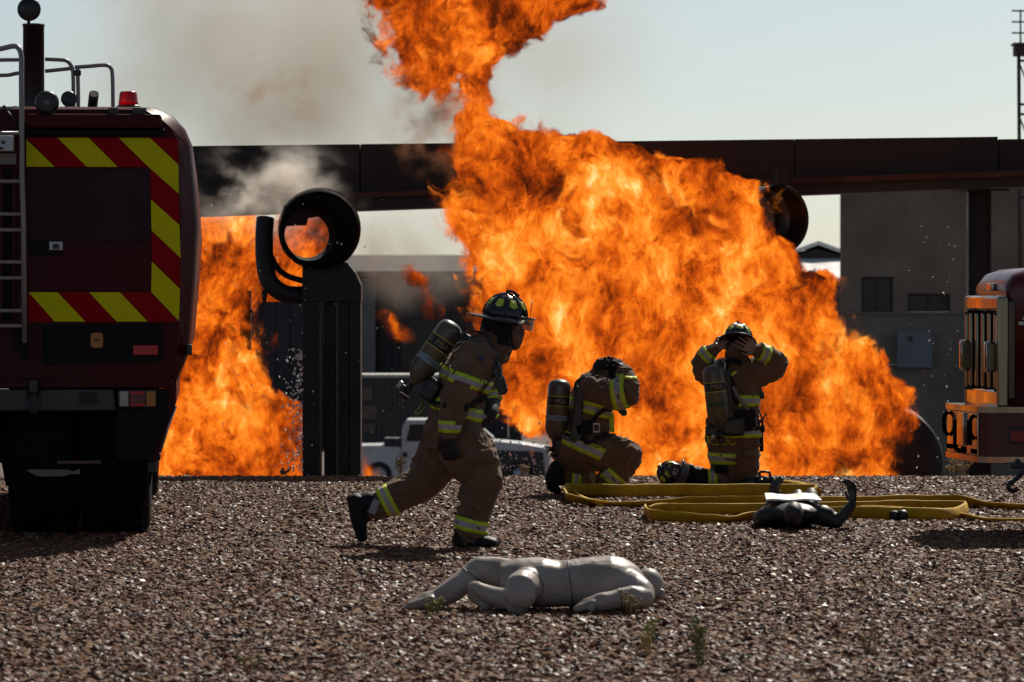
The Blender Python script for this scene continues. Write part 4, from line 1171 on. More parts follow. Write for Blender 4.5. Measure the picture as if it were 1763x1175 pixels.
class Body:
    """One continuous figure: tapered limbs and ellipsoids in pixels of the photograph, dy metres deeper than y0."""
    def __init__(self, y0):
        self.y0 = y0
        self.s = y0 / F
        self.bm = bmesh.new()
        self.samples = []      # (centre, radius, material index)
    def J(self, px, py, dy=0.0):
        return P(px, py, self.y0 + dy)
    def _rings(self, rings):
        vr = [[self.bm.verts.new(p) for p in r] for r in rings]
        n = len(vr[0])
        for a, b in zip(vr, vr[1:]):
            for i in range(n):
                self.bm.faces.new((a[i], a[(i + 1) % n], b[(i + 1) % n], b[i]))
        self.bm.faces.new(vr[0][::-1]); self.bm.faces.new(vr[-1])
    def chain(self, pts, mi, n=16):
        """pts: (point, radius) with round ends."""
        P0 = [Vector(p) for p, r in pts]; rs = [r for p, r in pts]
        d0 = (P0[0] - P0[1]).normalized(); d1 = (P0[-1] - P0[-2]).normalized()
        path, rad = [], []
        for k in (0.98, 0.8, 0.45): path.append(P0[0] + d0 * rs[0] * k); rad.append(rs[0] * math.sqrt(1 - k * k))
        for i in range(len(P0)):
            path.append(P0[i]); rad.append(rs[i])
            if i < len(P0) - 1:
                for k in (0.33, 0.66): path.append(P0[i].lerp(P0[i + 1], k)); rad.append(rs[i] + (rs[i + 1] - rs[i]) * k)
        for k in (0.45, 0.8, 0.98): path.append(P0[-1] + d1 * rs[-1] * k); rad.append(rs[-1] * math.sqrt(1 - k * k))
        prev = None; rings = []
        m = len(path)
        for i, p in enumerate(path):
            t = (path[min(i + 1, m - 1)] - path[max(i - 1, 0)]).normalized()
            u = prev if prev is not None else t.orthogonal()
            s = t.cross(u)
            if s.length < 1e-5: s = t.orthogonal()
            s.normalize(); u = s.cross(t).normalized(); prev = u
            rings.append([p + (s * math.cos(2 * math.pi * k / n) + u * math.sin(2 * math.pi * k / n)) * rad[i] for k in range(n)])
            self.samples.append((p, rad[i], mi))
        self._rings(rings)
    def limb(self, pts, mi):
        """pts: (px, py, dy, radius px)"""
        self.chain([(self.J(a, b, d), r * self.s) for a, b, d, r in pts], mi)
    def trunk(self, secs, mi, n=24):
        """secs: (px, py, dy, half px in the picture plane, half metres in depth)"""
        C = [self.J(a, b, d) for a, b, d, hw, hd in secs]
        rings = []
        m = len(C)
        dep = Vector((0, 1, 0))
        for i in range(m):
            t = (C[min(i + 1, m - 1)] - C[max(i - 1, 0)]); t.y = 0; t.normalize()
            side = t.cross(dep).normalized()
            hw, hd = secs[i][3] * self.s, secs[i][4]
            rings.append([C[i] + side * hw * math.copysign(abs(math.cos(a)) ** 0.85, math.cos(a)) + dep * hd * math.copysign(abs(math.sin(a)) ** 0.85, math.sin(a)) for a in [2 * math.pi * k / n for k in range(n)]])
            for k in range(-3, 4): self.samples.append((C[i] + dep * hd * k / 4, min(hw, hd * 1.2) * (1 - 0.06 * abs(k)), mi))
        self._rings(rings)
    def ell(self, c, r, mi, rot=None):
        q = bmesh.ops.create_icosphere(self.bm, subdivisions=3, radius=1.0)
        c = Vector(c)
        for v in q['verts']:
            p = Vector((v.co.x * r[0], v.co.y * r[1], v.co.z * r[2]))
            if rot is not None: p = rot @ p
            v.co = p + c
        rm = min(r)
        for ax in range(3):
            ex = r[ax] - rm
            for k in (-1, -0.5, 0, 0.5, 1):
                o = Vector((0, 0, 0)); o[ax] = ex * k
                if rot is not None: o = rot @ o
                self.samples.append((c + o, rm, mi))
    def hand(self, wrist, d, up, mi, size=0.19, curl=0.5, thumb=1, grip=None):
        """Palm, four unequal bent fingers and a thumb; d points to the finger tips, up is the back of the hand."""
        d = Vector(d).normalized(); up = Vector(up); up = (up - d * up.dot(d)).normalized()
        side = d.cross(up).normalized() * thumb
        w = Vector(wrist)
        pl, pw = size * 0.50, size * 0.21
        for k in (-1, -0.33, 0.33, 1):
            self.chain([(w + side * pw * 0.6 * k, size * 0.085), (w + d * pl + side * pw * k, size * 0.075)], mi, 10)
        self.fingers = getattr(self, 'fingers', [])
        for k, L in zip((-1, -0.33, 0.33, 1), (0.36, 0.43, 0.47, 0.42)):
            p = w + d * (pl * 0.92) + side * pw * 1.08 * k
            a = 0.0; dirn = (d + side * 0.13 * k).normalized()
            pts = [(p - d * size * 0.06, size * 0.062)]
            for seg, fr in enumerate((0.45, 0.31, 0.24)):
                a += curl * (0.45, 0.75, 0.55)[seg]
                p = p + (dirn * math.cos(a) - up * math.sin(a)) * L * size * fr * 1.15
                pts.append((p, size * (0.058, 0.052, 0.045)[seg]))
            self.fingers.append((pts, mi))
        p = w + d * pl * 0.3 + side * pw * 0.9
        t1 = p + (d * 0.6 + side * 0.75 - up * 0.15).normalized() * size * 0.22
        t2 = t1 + (d * 0.95 + side * 0.1 - up * 0.35 * (0.5 + curl)).normalized() * size * 0.18
        self.fingers.append(([(p, size * 0.075), (t1, size * 0.062), (t2, size * 0.05)], mi))
    def finish(self, name, mats, parent, voxel=0.011, wrinkle=0.006, wscale=9.0, smooth_it=3, wr_mats=(0,), fold=1.0):
        me = bpy.data.meshes.new(name + '_raw')
        bmesh.ops.recalc_face_normals(self.bm, faces=self.bm.faces[:])
        self.bm.to_mesh(me); self.bm.free()
        tmp = bpy.data.objects.new('tmp', me)
        col.objects.link(tmp)
        rm = tmp.modifiers.new('r', 'REMESH'); rm.mode = 'VOXEL'; rm.voxel_size = voxel; rm.use_smooth_shade = True
        sm = tmp.modifiers.new('s', 'SMOOTH'); sm.factor = 0.5; sm.iterations = smooth_it
        dg = bpy.context.evaluated_depsgraph_get()
        ev = tmp.evaluated_get(dg)
        out = bpy.data.meshes.new_from_object(ev, depsgraph=dg)
        bpy.data.objects.remove(tmp); bpy.data.meshes.remove(me)
        n = len(out.vertices)
        co = np.empty(n * 3); out.vertices.foreach_get('co', co); co = co.reshape(-1, 3)
        no = np.empty(n * 3); out.vertices.foreach_get('normal', no); no = no.reshape(-1, 3)
        C = np.array([list(c) for c, r, m in self.samples]); Rr = np.array([r for c, r, m in self.samples]); Mi = np.array([m for c, r, m in self.samples])
        def nearest(pts):
            best = np.full(len(pts), 1e9); bi = np.zeros(len(pts), int)
            for c, r, m in zip(C, Rr, Mi):
                d = np.linalg.norm(pts - c, axis=1) - r
                k = d < best
                best[k] = d[k]; bi[k] = m
            return bi
        vm = nearest(co)
        if wrinkle:
            dsp = np.zeros(n)
            for i in range(n):
                if vm[i] in wr_mats:
                    p = Vector(co[i])
                    w = noise.noise_vector(p * 2.3) * 0.22
                    q = p + w
                    # long folds running mostly across the limbs, plus small puckers
                    f1 = max(0.0, 1.0 - abs(noise.noise(Vector((q.x * wscale * 0.8, q.y * wscale * 0.7, q.z * wscale * 1.15)))) * 3.0)
                    f1b = max(0.0, 1.0 - abs(noise.noise(Vector((q.x * wscale * 1.5 + 7, q.y * wscale * 1.3, q.z * wscale * 2.1)))) * 3.2)
                    f2 = noise.noise(q * wscale * 0.45)
                    f3 = noise.noise(q * wscale * 3.1)
                    dsp[i] = (f1 * f1 * 1.5 + f1b * f1b * 0.55 + f2 * 1.2 + f3 * 0.28 - 0.75) * wrinkle * fold
            co = co + no * dsp[:, None]
            out.vertices.foreach_set('co', co.ravel())
        fc = np.empty(len(out.polygons) * 3); out.polygons.foreach_get('center', fc)
        fm = nearest(fc.reshape(-1, 3))
        out.materials.clear()
        for m in mats: out.materials.append(m)
        out.polygons.foreach_set('material_index', fm.astype(np.int32))
        out.polygons.foreach_set('use_smooth', np.ones(len(out.polygons), bool))
        out.update()
        self.bvh = BVHTree.FromPolygons([Vector(c) for c in co], [tuple(p.vertices) for p in out.polygons])
        if getattr(self, 'fingers', None):
            b = bmesh.new(); b.from_mesh(out)
            for pts, mi in self.fingers:
                mb = MB(); mb.bm.free(); mb.bm = b; mb.mi = mi
                P0 = [p for p, r in pts]; rs = [r for p, r in pts]
                d1 = (P0[-1] - P0[-2]).normalized()
                mb.tube(P0 + [P0[-1] + d1 * rs[-1] * 0.6, P0[-1] + d1 * rs[-1] * 0.98], rs + [rs[-1] * 0.8, rs[-1] * 0.25], 8)
            b.to_mesh(out); b.free()
        o = bpy.data.objects.new(name, out)
        col.objects.link(o)
        o.parent = parent
        o.matrix_parent_inverse = Matrix.Translation(-parent.location)
        self.parent = parent
        return o
    def attach(self, mb, name, mats, par=None):
        o = mb.build(name, mats, par or self.parent)
        if par is None: o.matrix_parent_inverse = Matrix.Translation(-self.parent.location)
        return o
    def band(self, c, axis, rmax, width=0.075, name='reflective_trim', arc=(0, 360), off=0.005, n=56, cols=None, tilt=None):
        """Lime / silver / lime trim sewn round a limb: follows the cloth surface."""
        c = Vector(c); axis = Vector(axis).normalized()
        u = axis.orthogonal().normalized(); v = axis.cross(u)
        strips = cols or ((0.0, 0.3, 0), (0.3, 0.7, 1), (0.7, 1.0, 0))
        mb = MB()
        offs = sorted({a for a, b, m in strips} | {b for a, b, m in strips})
        grid = []
        for k in range(n + 1):
            an = math.radians(arc[0] + (arc[1] - arc[0]) * k / n)
            d = u * math.cos(an) + v * math.sin(an)
            row = []
            for t in offs:
                o = c + axis * (t - 0.5) * width
                hit = self.bvh.ray_cast(o, d, rmax)
                row.append(None if hit[0] is None else (hit[0] + d * off))
            grid.append(row)
        for k in range(n):
            for i in range(len(offs) - 1):
                q = [grid[k][i], grid[k + 1][i], grid[k + 1][i + 1], grid[k][i + 1]]
                if any(x is None for x in q): continue
                if max((q[0] - q[1]).length, (q[2] - q[3]).length) > 0.09: continue
                vs = [mb.bm.verts.new(x) for x in q]
                f = mb.bm.faces.new(vs)
                f.smooth = True
                f.material_index = strips[i][2]
        if not mb.bm.faces: mb.bm.free(); return None
        bmesh.ops.remove_doubles(mb.bm, verts=mb.bm.verts[:], dist=0.0004)
        bmesh.ops.solidify(mb.bm, geom=mb.bm.faces[:], thickness=0.003)
        return self.attach(mb, name, [LIME, SILVER])
    def strap(self, pts, w, m=None, name='strap', th=0.008, lift=0.006):
        """A webbing strap lying on the figure through (px, py, dy) points."""
        pts = catmull([self.J(*p) for p in pts], 6)
        on = []
        for p in pts:
            h = self.bvh.find_nearest(p)
            on.append((h[0] + h[1] * lift, h[1]))
        mb = MB(); rings = []
        for i, (p, nn) in enumerate(on):
            t = on[min(i + 1, len(on) - 1)][0] - on[max(i - 1, 0)][0]
            if t.length < 1e-6: continue
            sd = t.normalized().cross(nn).normalized() * w / 2
            rings.append([p - sd, p + sd, p + sd + nn * th, p - sd + nn * th])
        mb.loft(rings, smooth=False)
        return self.attach(mb, name, m or BLACKCLOTH)

def font_mesh(text, size):
    cu = bpy.data.curves.new('lettering', 'FONT')
    cu.body = text; cu.size = size; cu.align_x = 'CENTER'; cu.align_y = 'CENTER'; cu.resolution_u = 3
    o = bpy.data.objects.new('tmp', cu); col.objects.link(o)
    dg = bpy.context.evaluated_depsgraph_get()
    me = bpy.data.meshes.new_from_object(o.evaluated_get(dg), depsgraph=dg)
    vs = [v.co.copy() for v in me.vertices]; fs = [tuple(p.vertices) for p in me.polygons]
    bpy.data.objects.remove(o); bpy.data.meshes.remove(me); bpy.data.curves.remove(cu)
    return vs, fs

def lettering(mb, text, size, place, bold=0.0):
    """Adds letters to mb; place(x, y) gives the point on the surface."""
    vs, fs = font_mesh(text, size)
    bv = [mb.bm.verts.new(place(v.x, v.y)) for v in vs]
    for f in fs:
        try:
            q = mb.bm.faces.new([bv[i] for i in f]); q.material_index = mb.mi
        except ValueError: pass
    return mb

def air_pack(B, top, bot, r, facing, brand='MSA', stripe=None):
    """Breathing air cylinder with printed bands, neck valve and backplate; facing: direction the print looks."""
    top, bot = B.J(*top), B.J(*bot)
    ax = (top - bot); L = ax.length; ax.normalize()
    mb = MB()
    prof = [(0.028, 0.0), (0.03, 0.022), (r * 0.55, 0.045), (r * 0.85, 0.085), (r, 0.13), (r, L - r * 0.75), (r * 0.95, L - r * 0.45), (r * 0.78, L - r * 0.2), (r * 0.45, L - r * 0.05), (0.01, L)]
    mb.lathe(bot, ax, prof, 36)
    cyl = B.attach(mb, 'air_cylinder', CYL)
    inv = cyl.matrix_parent_inverse
    def sub(m_, name, mats):
        o = m_.build(name, mats, cyl)
        return o
    f = Vector(facing); f = (f - ax * f.dot(ax)).normalized(); sd = ax.cross(f).normalized()
    def around(h0, k=1.003):
        def place(x, y):
            a = x / r
            return bot + ax * (h0 + y) + (f * math.cos(a) + sd * math.sin(a)) * r * k
        return place
    def ringband(h, w, m, name, k=1.002):
        b = MB(); b.lathe(bot + ax * h, ax, [(r * k, -w / 2), (r * k, w / 2)], 36, cap=False); sub(b, name, m)
    ringband(L * 0.66, 0.075, mat('label_black', (0.018, 0.017, 0.015), 0.5), 'label_band')
    ringband(L * 0.66 + 0.041, 0.006, YELLOWPRINT, 'label_line'); ringband(L * 0.66 - 0.041, 0.006, YELLOWPRINT, 'label_line')
    b = MB()
    for k in range(-1, 3):
        off = k * 2 * math.pi * r / 4
        pl = around(L * 0.66)
        lettering(b, brand, 0.055, lambda x, y, o=off: around(L * 0.66, 1.006)(x + o, y))
    sub(b, 'lettering', mat('brass_print', (0.30, 0.24, 0.11), 0.6))
    ringband(L * 0.52, 0.055, mat('label_ochre', (0.12, 0.085, 0.035), 0.5), 'label_band')
    ringband(L * 0.40, 0.045, stripe or mat('label_blue', (0.20, 0.25, 0.32), 0.5), 'label_band')
    b = MB()
    for k in range(-1, 3):
        lettering(b, 'MSA', 0.036, lambda x, y, o=k * 2 * math.pi * r / 4: around(L * 0.40, 1.006)(x + o, y))
    sub(b, 'lettering', mat('dark_print', (0.02, 0.03, 0.02), 0.6))
    # neck valve, hand wheel, gauge
    b = MB()
    b.lathe(bot + ax * 0.01, -ax, [(0.022, 0), (0.024, 0.03), (0.03, 0.035), (0.03, 0.06), (0.018, 0.065), (0.018, 0.085)], 12)
    c = bot - ax * 0.05
    b.tube([c, c - sd * 0.06 + f * 0.01], 0.02, 8); b.tube([c, c + f * 0.05], 0.017, 8)
    sub(b, 'valve', BLACKPLASTIC)
    b = MB(); b.lathe(bot - ax * 0.085, -ax, [(0.034, 0), (0.038, 0.006), (0.038, 0.024), (0.03, 0.03)], 10); sub(b, 'valve_knob', BLACKPLASTIC)
    b = MB(); b.lathe(c - sd * 0.055, -sd, [(0.03, 0), (0.032, 0.005), (0.032, 0.02), (0.026, 0.024)], 14); sub(b, 'gauge', ALU)
    # backplate between cylinder and wearer
    b = MB(); cc = bot + ax * L * 0.45 - f * 0.0
    return cyl

def helmet(par, c, fwd, up, k=1.0, world=True, shield_text=None, goggles=True, name='helmet'):
    """Traditional fire helmet: ribbed dome, wide brim longer at the back, front shield, reflective stickers."""
    c = Vector(c); fwd = Vector(fwd).normalized(); up = Vector(up); up = (up - fwd * up.dot(fwd)).normalized(); sd = up.cross(fwd).normalized()
    def W(x, y, z): return c + fwd * x * k + sd * y * k + up * z * k
    RX, RY, RZ = 0.134, 0.116, 0.142
    def shell(a, e, g=0.0):
        x = math.cos(a) * math.cos(e); y = math.sin(a) * math.cos(e); z = math.sin(e)
        return W(x * (RX + g), y * (RY + g), z * (RZ + g))
    mb = MB(); n = 40
    rings = [[shell(2 * math.pi * i / n, e, 0.0035 * max(0, math.cos(8 * 2 * math.pi * i / n)) ** 4) for i in range(n)] for e in [R(x) for x in (0, 8, 18, 30, 42, 54, 66, 78, 88)]]
    mb.loft(rings)
    inv = Matrix.Translation(-par.location)
    def put(m_, nm, mats, p=None):
        o = m_.build(nm, mats, p or par)
        if p is None: o.matrix_parent_inverse = inv
        return o
    ho = put(mb, name, HELMET)
    # brim
    mb = MB()
    def brim(i, t, dz=0.0):
        a = 2 * math.pi * i / n
        ca = math.cos(a)
        ext = 0.035 + (0.055 * max(0, -ca) ** 1.5) + 0.008 * max(0, ca)
        x = ca * (RX + ext * t); y = math.sin(a) * (RY + ext * t)
        z = -0.002 - 0.028 * t * (1 - 0.35 * max(0, ca)) + (0.018 * t * max(0, -ca) ** 2) + dz
        return W(x, y, z)
    rr = []
    for t, dz in ((-0.05, 0.004), (0.3, 0.004), (0.7, 0.004), (0.97, 0.003), (1.02, 0.0), (0.97, -0.004), (0.5, -0.006), (-0.05, -0.012)):
        rr.append([brim(i, t, dz) for i in range(n)])
    mb.loft(rr, cap=False); put(mb, 'brim', HELMET, ho)
    mb = MB(); mb.tube([brim(i, 1.02) for i in range(n + 1)], 0.0045 * k, 6, cap=False); put(mb, 'brim_edge', BLACKPLASTIC, ho)
    # ridges over the crown
    for az in (0, 45, 90, 135):
        mb = MB()
        mb.tube([shell(R(az), R(e), 0.003) for e in range(4, 91, 8)] + [shell(R(az + 180), R(e), 0.003) for e in range(84, 3, -8)], 0.006 * k, 6)
        put(mb, 'ridge', HELMET, ho)
    mb = MB(); mb.tube([shell(0, R(62), 0.012), shell(0, R(80), 0.022), shell(math.pi, R(84), 0.016)], 0.010 * k, 6); put(mb, 'crest', ALU if k > 2 else HELMET, ho)
    # stickers: five sided, between the ridges
    for az in (22.5, 67.5, 112.5, 157.5, 202.5, 247.5, 292.5, 337.5):
        mb = MB()
        pts = [shell(R(az + da), R(e), 0.0045) for da, e in ((-13, 28), (0, 22), (13, 28), (11, 47), (-11, 47))]
        vs = [mb.bm.verts.new(p) for p in pts]; mb.bm.faces.new(vs)
        mid = shell(R(az), R(36), 0.0075)
        r = bmesh.ops.poke(mb.bm, faces=mb.bm.faces[:]); r['verts'][0].co = mid
        bmesh.ops.solidify(mb.bm, geom=mb.bm.faces[:], thickness=0.001)
        put(mb, 'sticker', STICKER, ho)
    # front shield
    mb = MB()
    base = [(-0.05, 0.0), (-0.056, 0.05), (-0.042, 0.105), (0.0, 0.13), (0.042, 0.105), (0.056, 0.05), (0.05, 0.0)]
    mb.prism([W(RX + 0.028 - 0.10 * zz * zz / 0.13 - 3.0 * yy * yy, yy, zz + 0.004) for yy, zz in base], fwd * 0.004 * k)
    so = put(mb, 'front_shield', mat('shield_leather', (0.035, 0.028, 0.024), 0.6, 0, 0.2, 20), ho)
    if shield_text:
        mb = MB(); lettering(mb, shield_text, 0.062 * k, lambda x, y: W(RX + 0.0365 - 0.10 * (0.055 + y / k) ** 2 / 0.13 - 3.0 * (x / k) ** 2, x / k, 0.055 + y / k))
        put(mb, 'lettering', WHITEPRINT, so if False else ho)
    if goggles:
        mb = MB()
        pts = [W(RX + 0.045, yy, -0.018 - 0.0 * yy) for yy in (-0.07, -0.035, 0, 0.035, 0.07)]
        pth = [W(math.cos(a) * (RX + 0.046), math.sin(a) * (RY + 0.05), -0.012) for a in [R(x) for x in range(-62, 63, 12)]]
        rings = []
        for i, a in enumerate([R(x) for x in range(-62, 63, 12)]):
            o0 = W(math.cos(a) * (RX + 0.044), math.sin(a) * (RY + 0.048), 0.008); o1 = W(math.cos(a) * (RX + 0.048), math.sin(a) * (RY + 0.052), 0.008)
            o2 = W(math.cos(a) * (RX + 0.046), math.sin(a) * (RY + 0.050), -0.062); o3 = W(math.cos(a) * (RX + 0.042), math.sin(a) * (RY + 0.046), -0.062)
            rings.append([o0, o1, o2, o3])
        mb.loft(rings, smooth=False)
        gm = bpy.data.materials.get('visor')
        if gm is None:
            gm = mat('visor', (0.55, 0.50, 0.46), 0.08)
            gm.node_tree.nodes['Principled BSDF'].inputs['Transmission Weight'].default_value = 0.92
        put(mb, 'face_shield', gm, ho)
        mb = MB(); mb.tube([W(math.cos(a) * (RX + 0.05), math.sin(a) * (RY + 0.054), 0.012) for a in [R(x) for x in range(-66, 67, 12)]], 0.007 * k, 6); put(mb, 'visor_frame', HELMET, ho)
    return ho
# ------------------------------------------------------------------ running firefighter
def runner():
    y0 = 29.2
    B = Body(y0); s = B.s; J = B.J
    root = thing('person', 'firefighter running past in tan turnout gear and black helmet, air cylinder on back', 'person', P(815, 945, y0 - 0.1), group='firefighters on the gravel pad')
    # 0 cloth, 1 hood, 2 skin, 3 glove, 4 boot
    B.trunk([(842, 588, 0, 22, 0.09), (832, 604, 0, 36, 0.15), (816, 625, 0, 42, 0.20), (801, 655, 0, 43, 0.205), (791, 690, 0, 44, 0.20), (782, 722, 0, 47, 0.20), (776, 750, 0, 48, 0.195), (773, 776, 0, 42, 0.175)], 0)
    # high collar
    B.limb([(845, 592, 0, 26), (856, 604, 0, 24)], 0)
    # near arm
    B.limb([(822, 616, -0.16, 34), (803, 650, -0.23, 33), (783, 690, -0.28, 27), (772, 740, -0.29, 16.5)], 0)
    B.limb([(771, 742, -0.29, 14), (770, 757, -0.29, 13)], 3)
    B.hand(J(770, 752, -0.29), (0.12, 0.02, -1), (-0.5, -1, 0), 3, size=0.20, curl=0.75, thumb=1)
    # far arm, bent across the belly
    B.limb([(832, 620, 0.17, 31), (838, 660, 0.24, 26), (843, 688, 0.20, 21)], 0)
    B.limb([(844, 690, 0.20, 18), (842, 712, 0.06, 16)], 3)
    B.hand(J(846, 702, 0.08), (-0.25, -0.25, -1), (1, 0, -0.1), 3, size=0.21, curl=1.25, thumb=-1)
    # pelvis and legs
    B.limb([(800, 768, -0.08, 47), (818, 796, -0.12, 43), (831, 824, -0.14, 34), (822, 862, -0.13, 31), (811, 903, -0.12, 27), (809, 914, -0.12, 27.5)], 0)
    B.limb([(768, 768, 0.09, 45), (750, 800, 0.10, 42), (728, 831, 0.11, 33), (695, 850, 0.11, 31), (664, 866, 0.11, 26), (655, 871, 0.11, 25)], 0)
    # near boot, flat on the stones
    B.limb([(806, 916, -0.12, 25), (804, 929, -0.12, 22)], 4)
    B.chain([(J(792, 931, -0.12), 14.5 * s), (J(815, 932, -0.12), 14.5 * s), (J(838, 934, -0.13), 12.5 * s), (J(850, 936, -0.13), 10.5 * s)], 4)
    B.chain([(J(793, 933, -0.075), 13 * s), (J(838, 935.5, -0.085), 11 * s), (J(848, 937, -0.09), 9 * s)], 4)
    B.chain([(J(793, 933, -0.16), 13 * s), (J(838, 935.5, -0.175), 11 * s), (J(848, 937, -0.17), 9 * s)], 4)
    # trailing boot, toe pointing at the ground
    B.limb([(654, 870, 0.11, 22), (634, 867, 0.11, 21), (622, 870, 0.11, 20)], 4)
    B.chain([(J(638, 876, 0.11), 17 * s), (J(622, 888, 0.11), 17 * s)], 4)
    B.chain([(J(612, 862, 0.11), 15 * s), (J(606, 860, 0.11), 10 * s)], 4)
    for dd in (0.07, 0.11, 0.15):
        B.chain([(J(612, 864, dd), 14 * s), (J(616, 885, dd), 15 * s), (J(620, 908, dd), 12.5 * s), (J(623, 924, dd), 10 * s)], 4)
    # head: hood behind, face in front
    B.limb([(838, 586, 0, 20), (852, 578, 0, 24)], 1)
    B.ell(J(862, 570, 0), (27 * s, 0.088, 31 * s), 1)
    B.limb([(852, 560, 0, 25), (856, 585, 0, 24)], 1)
    B.ell(J(880, 570, 0), (18 * s, 0.062, 27 * s), 2, Matrix.Rotation(R(6), 3, 'Y'))
    B.chain([(J(886, 580, -0.03), 8 * s), (J(889, 595, 0.0), 8.5 * s), (J(886, 580, 0.03), 8 * s)], 2, 10)          # jaw and chin
    B.chain([(J(894, 562, 0), 4.5 * s), (J(901, 574, 0), 4.2 * s), (J(898, 577, 0), 4.2 * s)], 2, 10)             # nose
    B.chain([(J(893, 583, -0.012), 3.6 * s), (J(898.5, 583, 0), 3.6 * s), (J(893, 583, 0.012), 3.6 * s)], 2, 8)     # upper lip
    B.chain([(J(893, 588, -0.012), 3.6 * s), (J(897.5, 589, 0), 3.6 * s), (J(893, 588, 0.012), 3.6 * s)], 2, 8)     # lower lip
    B.chain([(J(893, 558, -0.035), 4 * s), (J(896, 557, 0), 4 * s), (J(893, 558, 0.035), 4 * s)], 2, 8)             # brow
    B.finish('body', [TAN, BLACKCLOTH, SKIN, GLOVE, BOOT], root, voxel=0.0085, wrinkle=0.011, wr_mats=(0,))
    # eye under the brow
    for dd in (-0.048,):
        mb = MB(); mb.ball(J(889, 565, dd + 0.006), 0.011, sub=2); B.attach(mb, 'eye', mat('eye_white', (0.5, 0.47, 0.44), 0.2))
    mb = MB(); mb.tube(catmull([J(884, 561, -0.058), J(889, 559.5, -0.057), J(895, 561, -0.045)], 4), 0.004, 6); B.attach(mb, 'eyebrow', BLACKCLOTH)
    helmet(root, J(869, 546, 0), (1, 0, -0.15), (0.15, 0, 1), k=1.12)
    mb = MB(); mb.tube(catmull([J(882, 552, -0.09), J(880, 578, -0.085), J(882, 597, -0.05), J(886, 603, 0)], 5), 0.010, 6, flat=(1, 0.5)); B.attach(mb, 'chin_strap', BLACKCLOTH)
    # trim
    ax_t = J(797, 690) - J(812, 640)
    B.band(J(772, 735, -0.29), (0.06, 0, 1), 0.085, 0.082, off=0.007)                           # near cuff
    B.band(J(790, 705, 0), J(808, 655) - J(778, 752), 0.36, 0.085, off=0.007)                    # hem of the coat
    B.band(J(806, 655, 0), J(820, 625) - J(797, 690), 0.36, 0.085, off=0.007)                    # chest
    B.band(J(842, 686, 0.20), J(838, 660, 0.24) - J(843, 688, 0.20), 0.12, 0.06)
    B.band(J(811.5, 903, -0.12), J(822, 862, -0.13) - J(811, 905, -0.12), 0.17, 0.088, off=0.006)
    B.band(J(668, 864, 0.11), J(695, 850) - J(664, 866), 0.16, 0.085, off=0.006)
    # pocket flaps and knee patch
    for (a, b_, c_, d_), nm in (((800, 778, 850, 800), 'thigh_pocket'),):
        mb = MB()
        rows = []
        for i in range(7):
            row = []
            for j in range(5):
                p = J(a + (c_ - a) * i / 6, b_ + (d_ - b_) * j / 4 - i * 0.8, -0.28) - Vector((0, 0.5, 0))
                h = B.bvh.ray_cast(p, Vector((0, 1, 0)), 2.0)
                row.append((h[0] if h[0] is not None else p) + Vector((0, -0.012, 0)))
            rows.append(row)
        for i in range(6):
            for j in range(4):
                mb.bm.faces.new([mb.bm.verts.new(q) for q in (rows[i][j], rows[i + 1][j], rows[i + 1][j + 1], rows[i][j + 1])])
        bmesh.ops.remove_doubles(mb.bm, verts=mb.bm.verts[:], dist=0.0005)
        bmesh.ops.solidify(mb.bm, geom=mb.bm.faces[:], thickness=0.01)
        for f in mb.bm.faces: f.smooth = True
        B.attach(mb, nm, TAN)
    # loop patch on boot, shoulder badge
    mb = MB(); mb.box(J(644, 873, 0.02), (0.05, 0.012, 0.10), Matrix.Rotation(R(20), 3, 'Y'), bevel=0.004); B.attach(mb, 'pull_loop', mat('grey_patch', (0.30, 0.29, 0.28), 0.8))
    h = B.bvh.ray_cast(J(828, 618, -0.3) - Vector((0, 0.5, 0)), Vector((0, 1, 0)), 2)
    if h[0] is not None:
        mb = MB(); mb.box(h[0] + Vector((0, -0.003, 0)), (0.035, 0.006, 0.035), Matrix.Rotation(R(45), 3, 'Y')); B.attach(mb, 'badge', mat('blue_badge', (0.03, 0.03, 0.10), 0.8))
    # breathing set
    air_pack(B, (783, 556, -0.03), (709, 662, -0.03), 0.088, (0.35, -1, 0.1))
    mb = MB()
    q0, q1 = J(812, 580, 0.0), J(746, 690, 0.0)
    ax = (q1 - q0).normalized(); nn = Vector((ax.z, 0, -ax.x))
    mb.prism([q0 + nn * 0.0, q1, q1 + nn * 0.05, q0 + nn * 0.05], (0, 0.16, 0), bevel=0.01)
    B.attach(mb, 'backplate', BLACKPLASTIC)
    mb = MB(); mb.box(J(742, 672, -0.05), (0.12, 0.20, 0.16), Matrix.Rotation(R(35), 3, 'Y'), bevel=0.03); B.attach(mb, 'reducer_housing', BLACKPLASTIC)
    B.strap([(790, 583, -0.12), (815, 578, -0.16), (838, 590, -0.17), (852, 618, -0.2), (857, 645, -0.2)], 0.045, mat('strap_grey', (0.05, 0.05, 0.052), 0.8))
    B.strap([(735, 690, -0.1), (760, 700, -0.25), (800, 694, -0.3), (830, 700, -0.25), (848, 690, -0.1)], 0.04)
    B.strap([(857, 645, -0.2), (852, 668, -0.25), (838, 690, -0.25)], 0.03)
    mb = MB(); mb.tube(catmull([J(786, 590, -0.14), J(800, 575, -0.12), J(820, 571, -0.1), J(836, 578, -0.14), J(848, 600, -0.2)], 6), 0.008, 6); B.attach(mb, 'air_hose', BLACKPLASTIC)
    mb = MB(); mb.tube(catmull([J(856, 625, -0.24), J(859, 634, -0.25), J(860, 642, -0.25)], 3), 0.012, 8); B.attach(mb, 'gauge_hose', BLACKPLASTIC)
    mb = MB(); mb.prism([J(q, r, -0.27) for q, r in ((851, 643), (862, 641), (869, 652), (875, 672), (871, 680), (860, 681), (853, 664))], (0, 0.06, 0), bevel=0.012); rc = B.attach(mb, 'radio', BLACKPLASTIC)
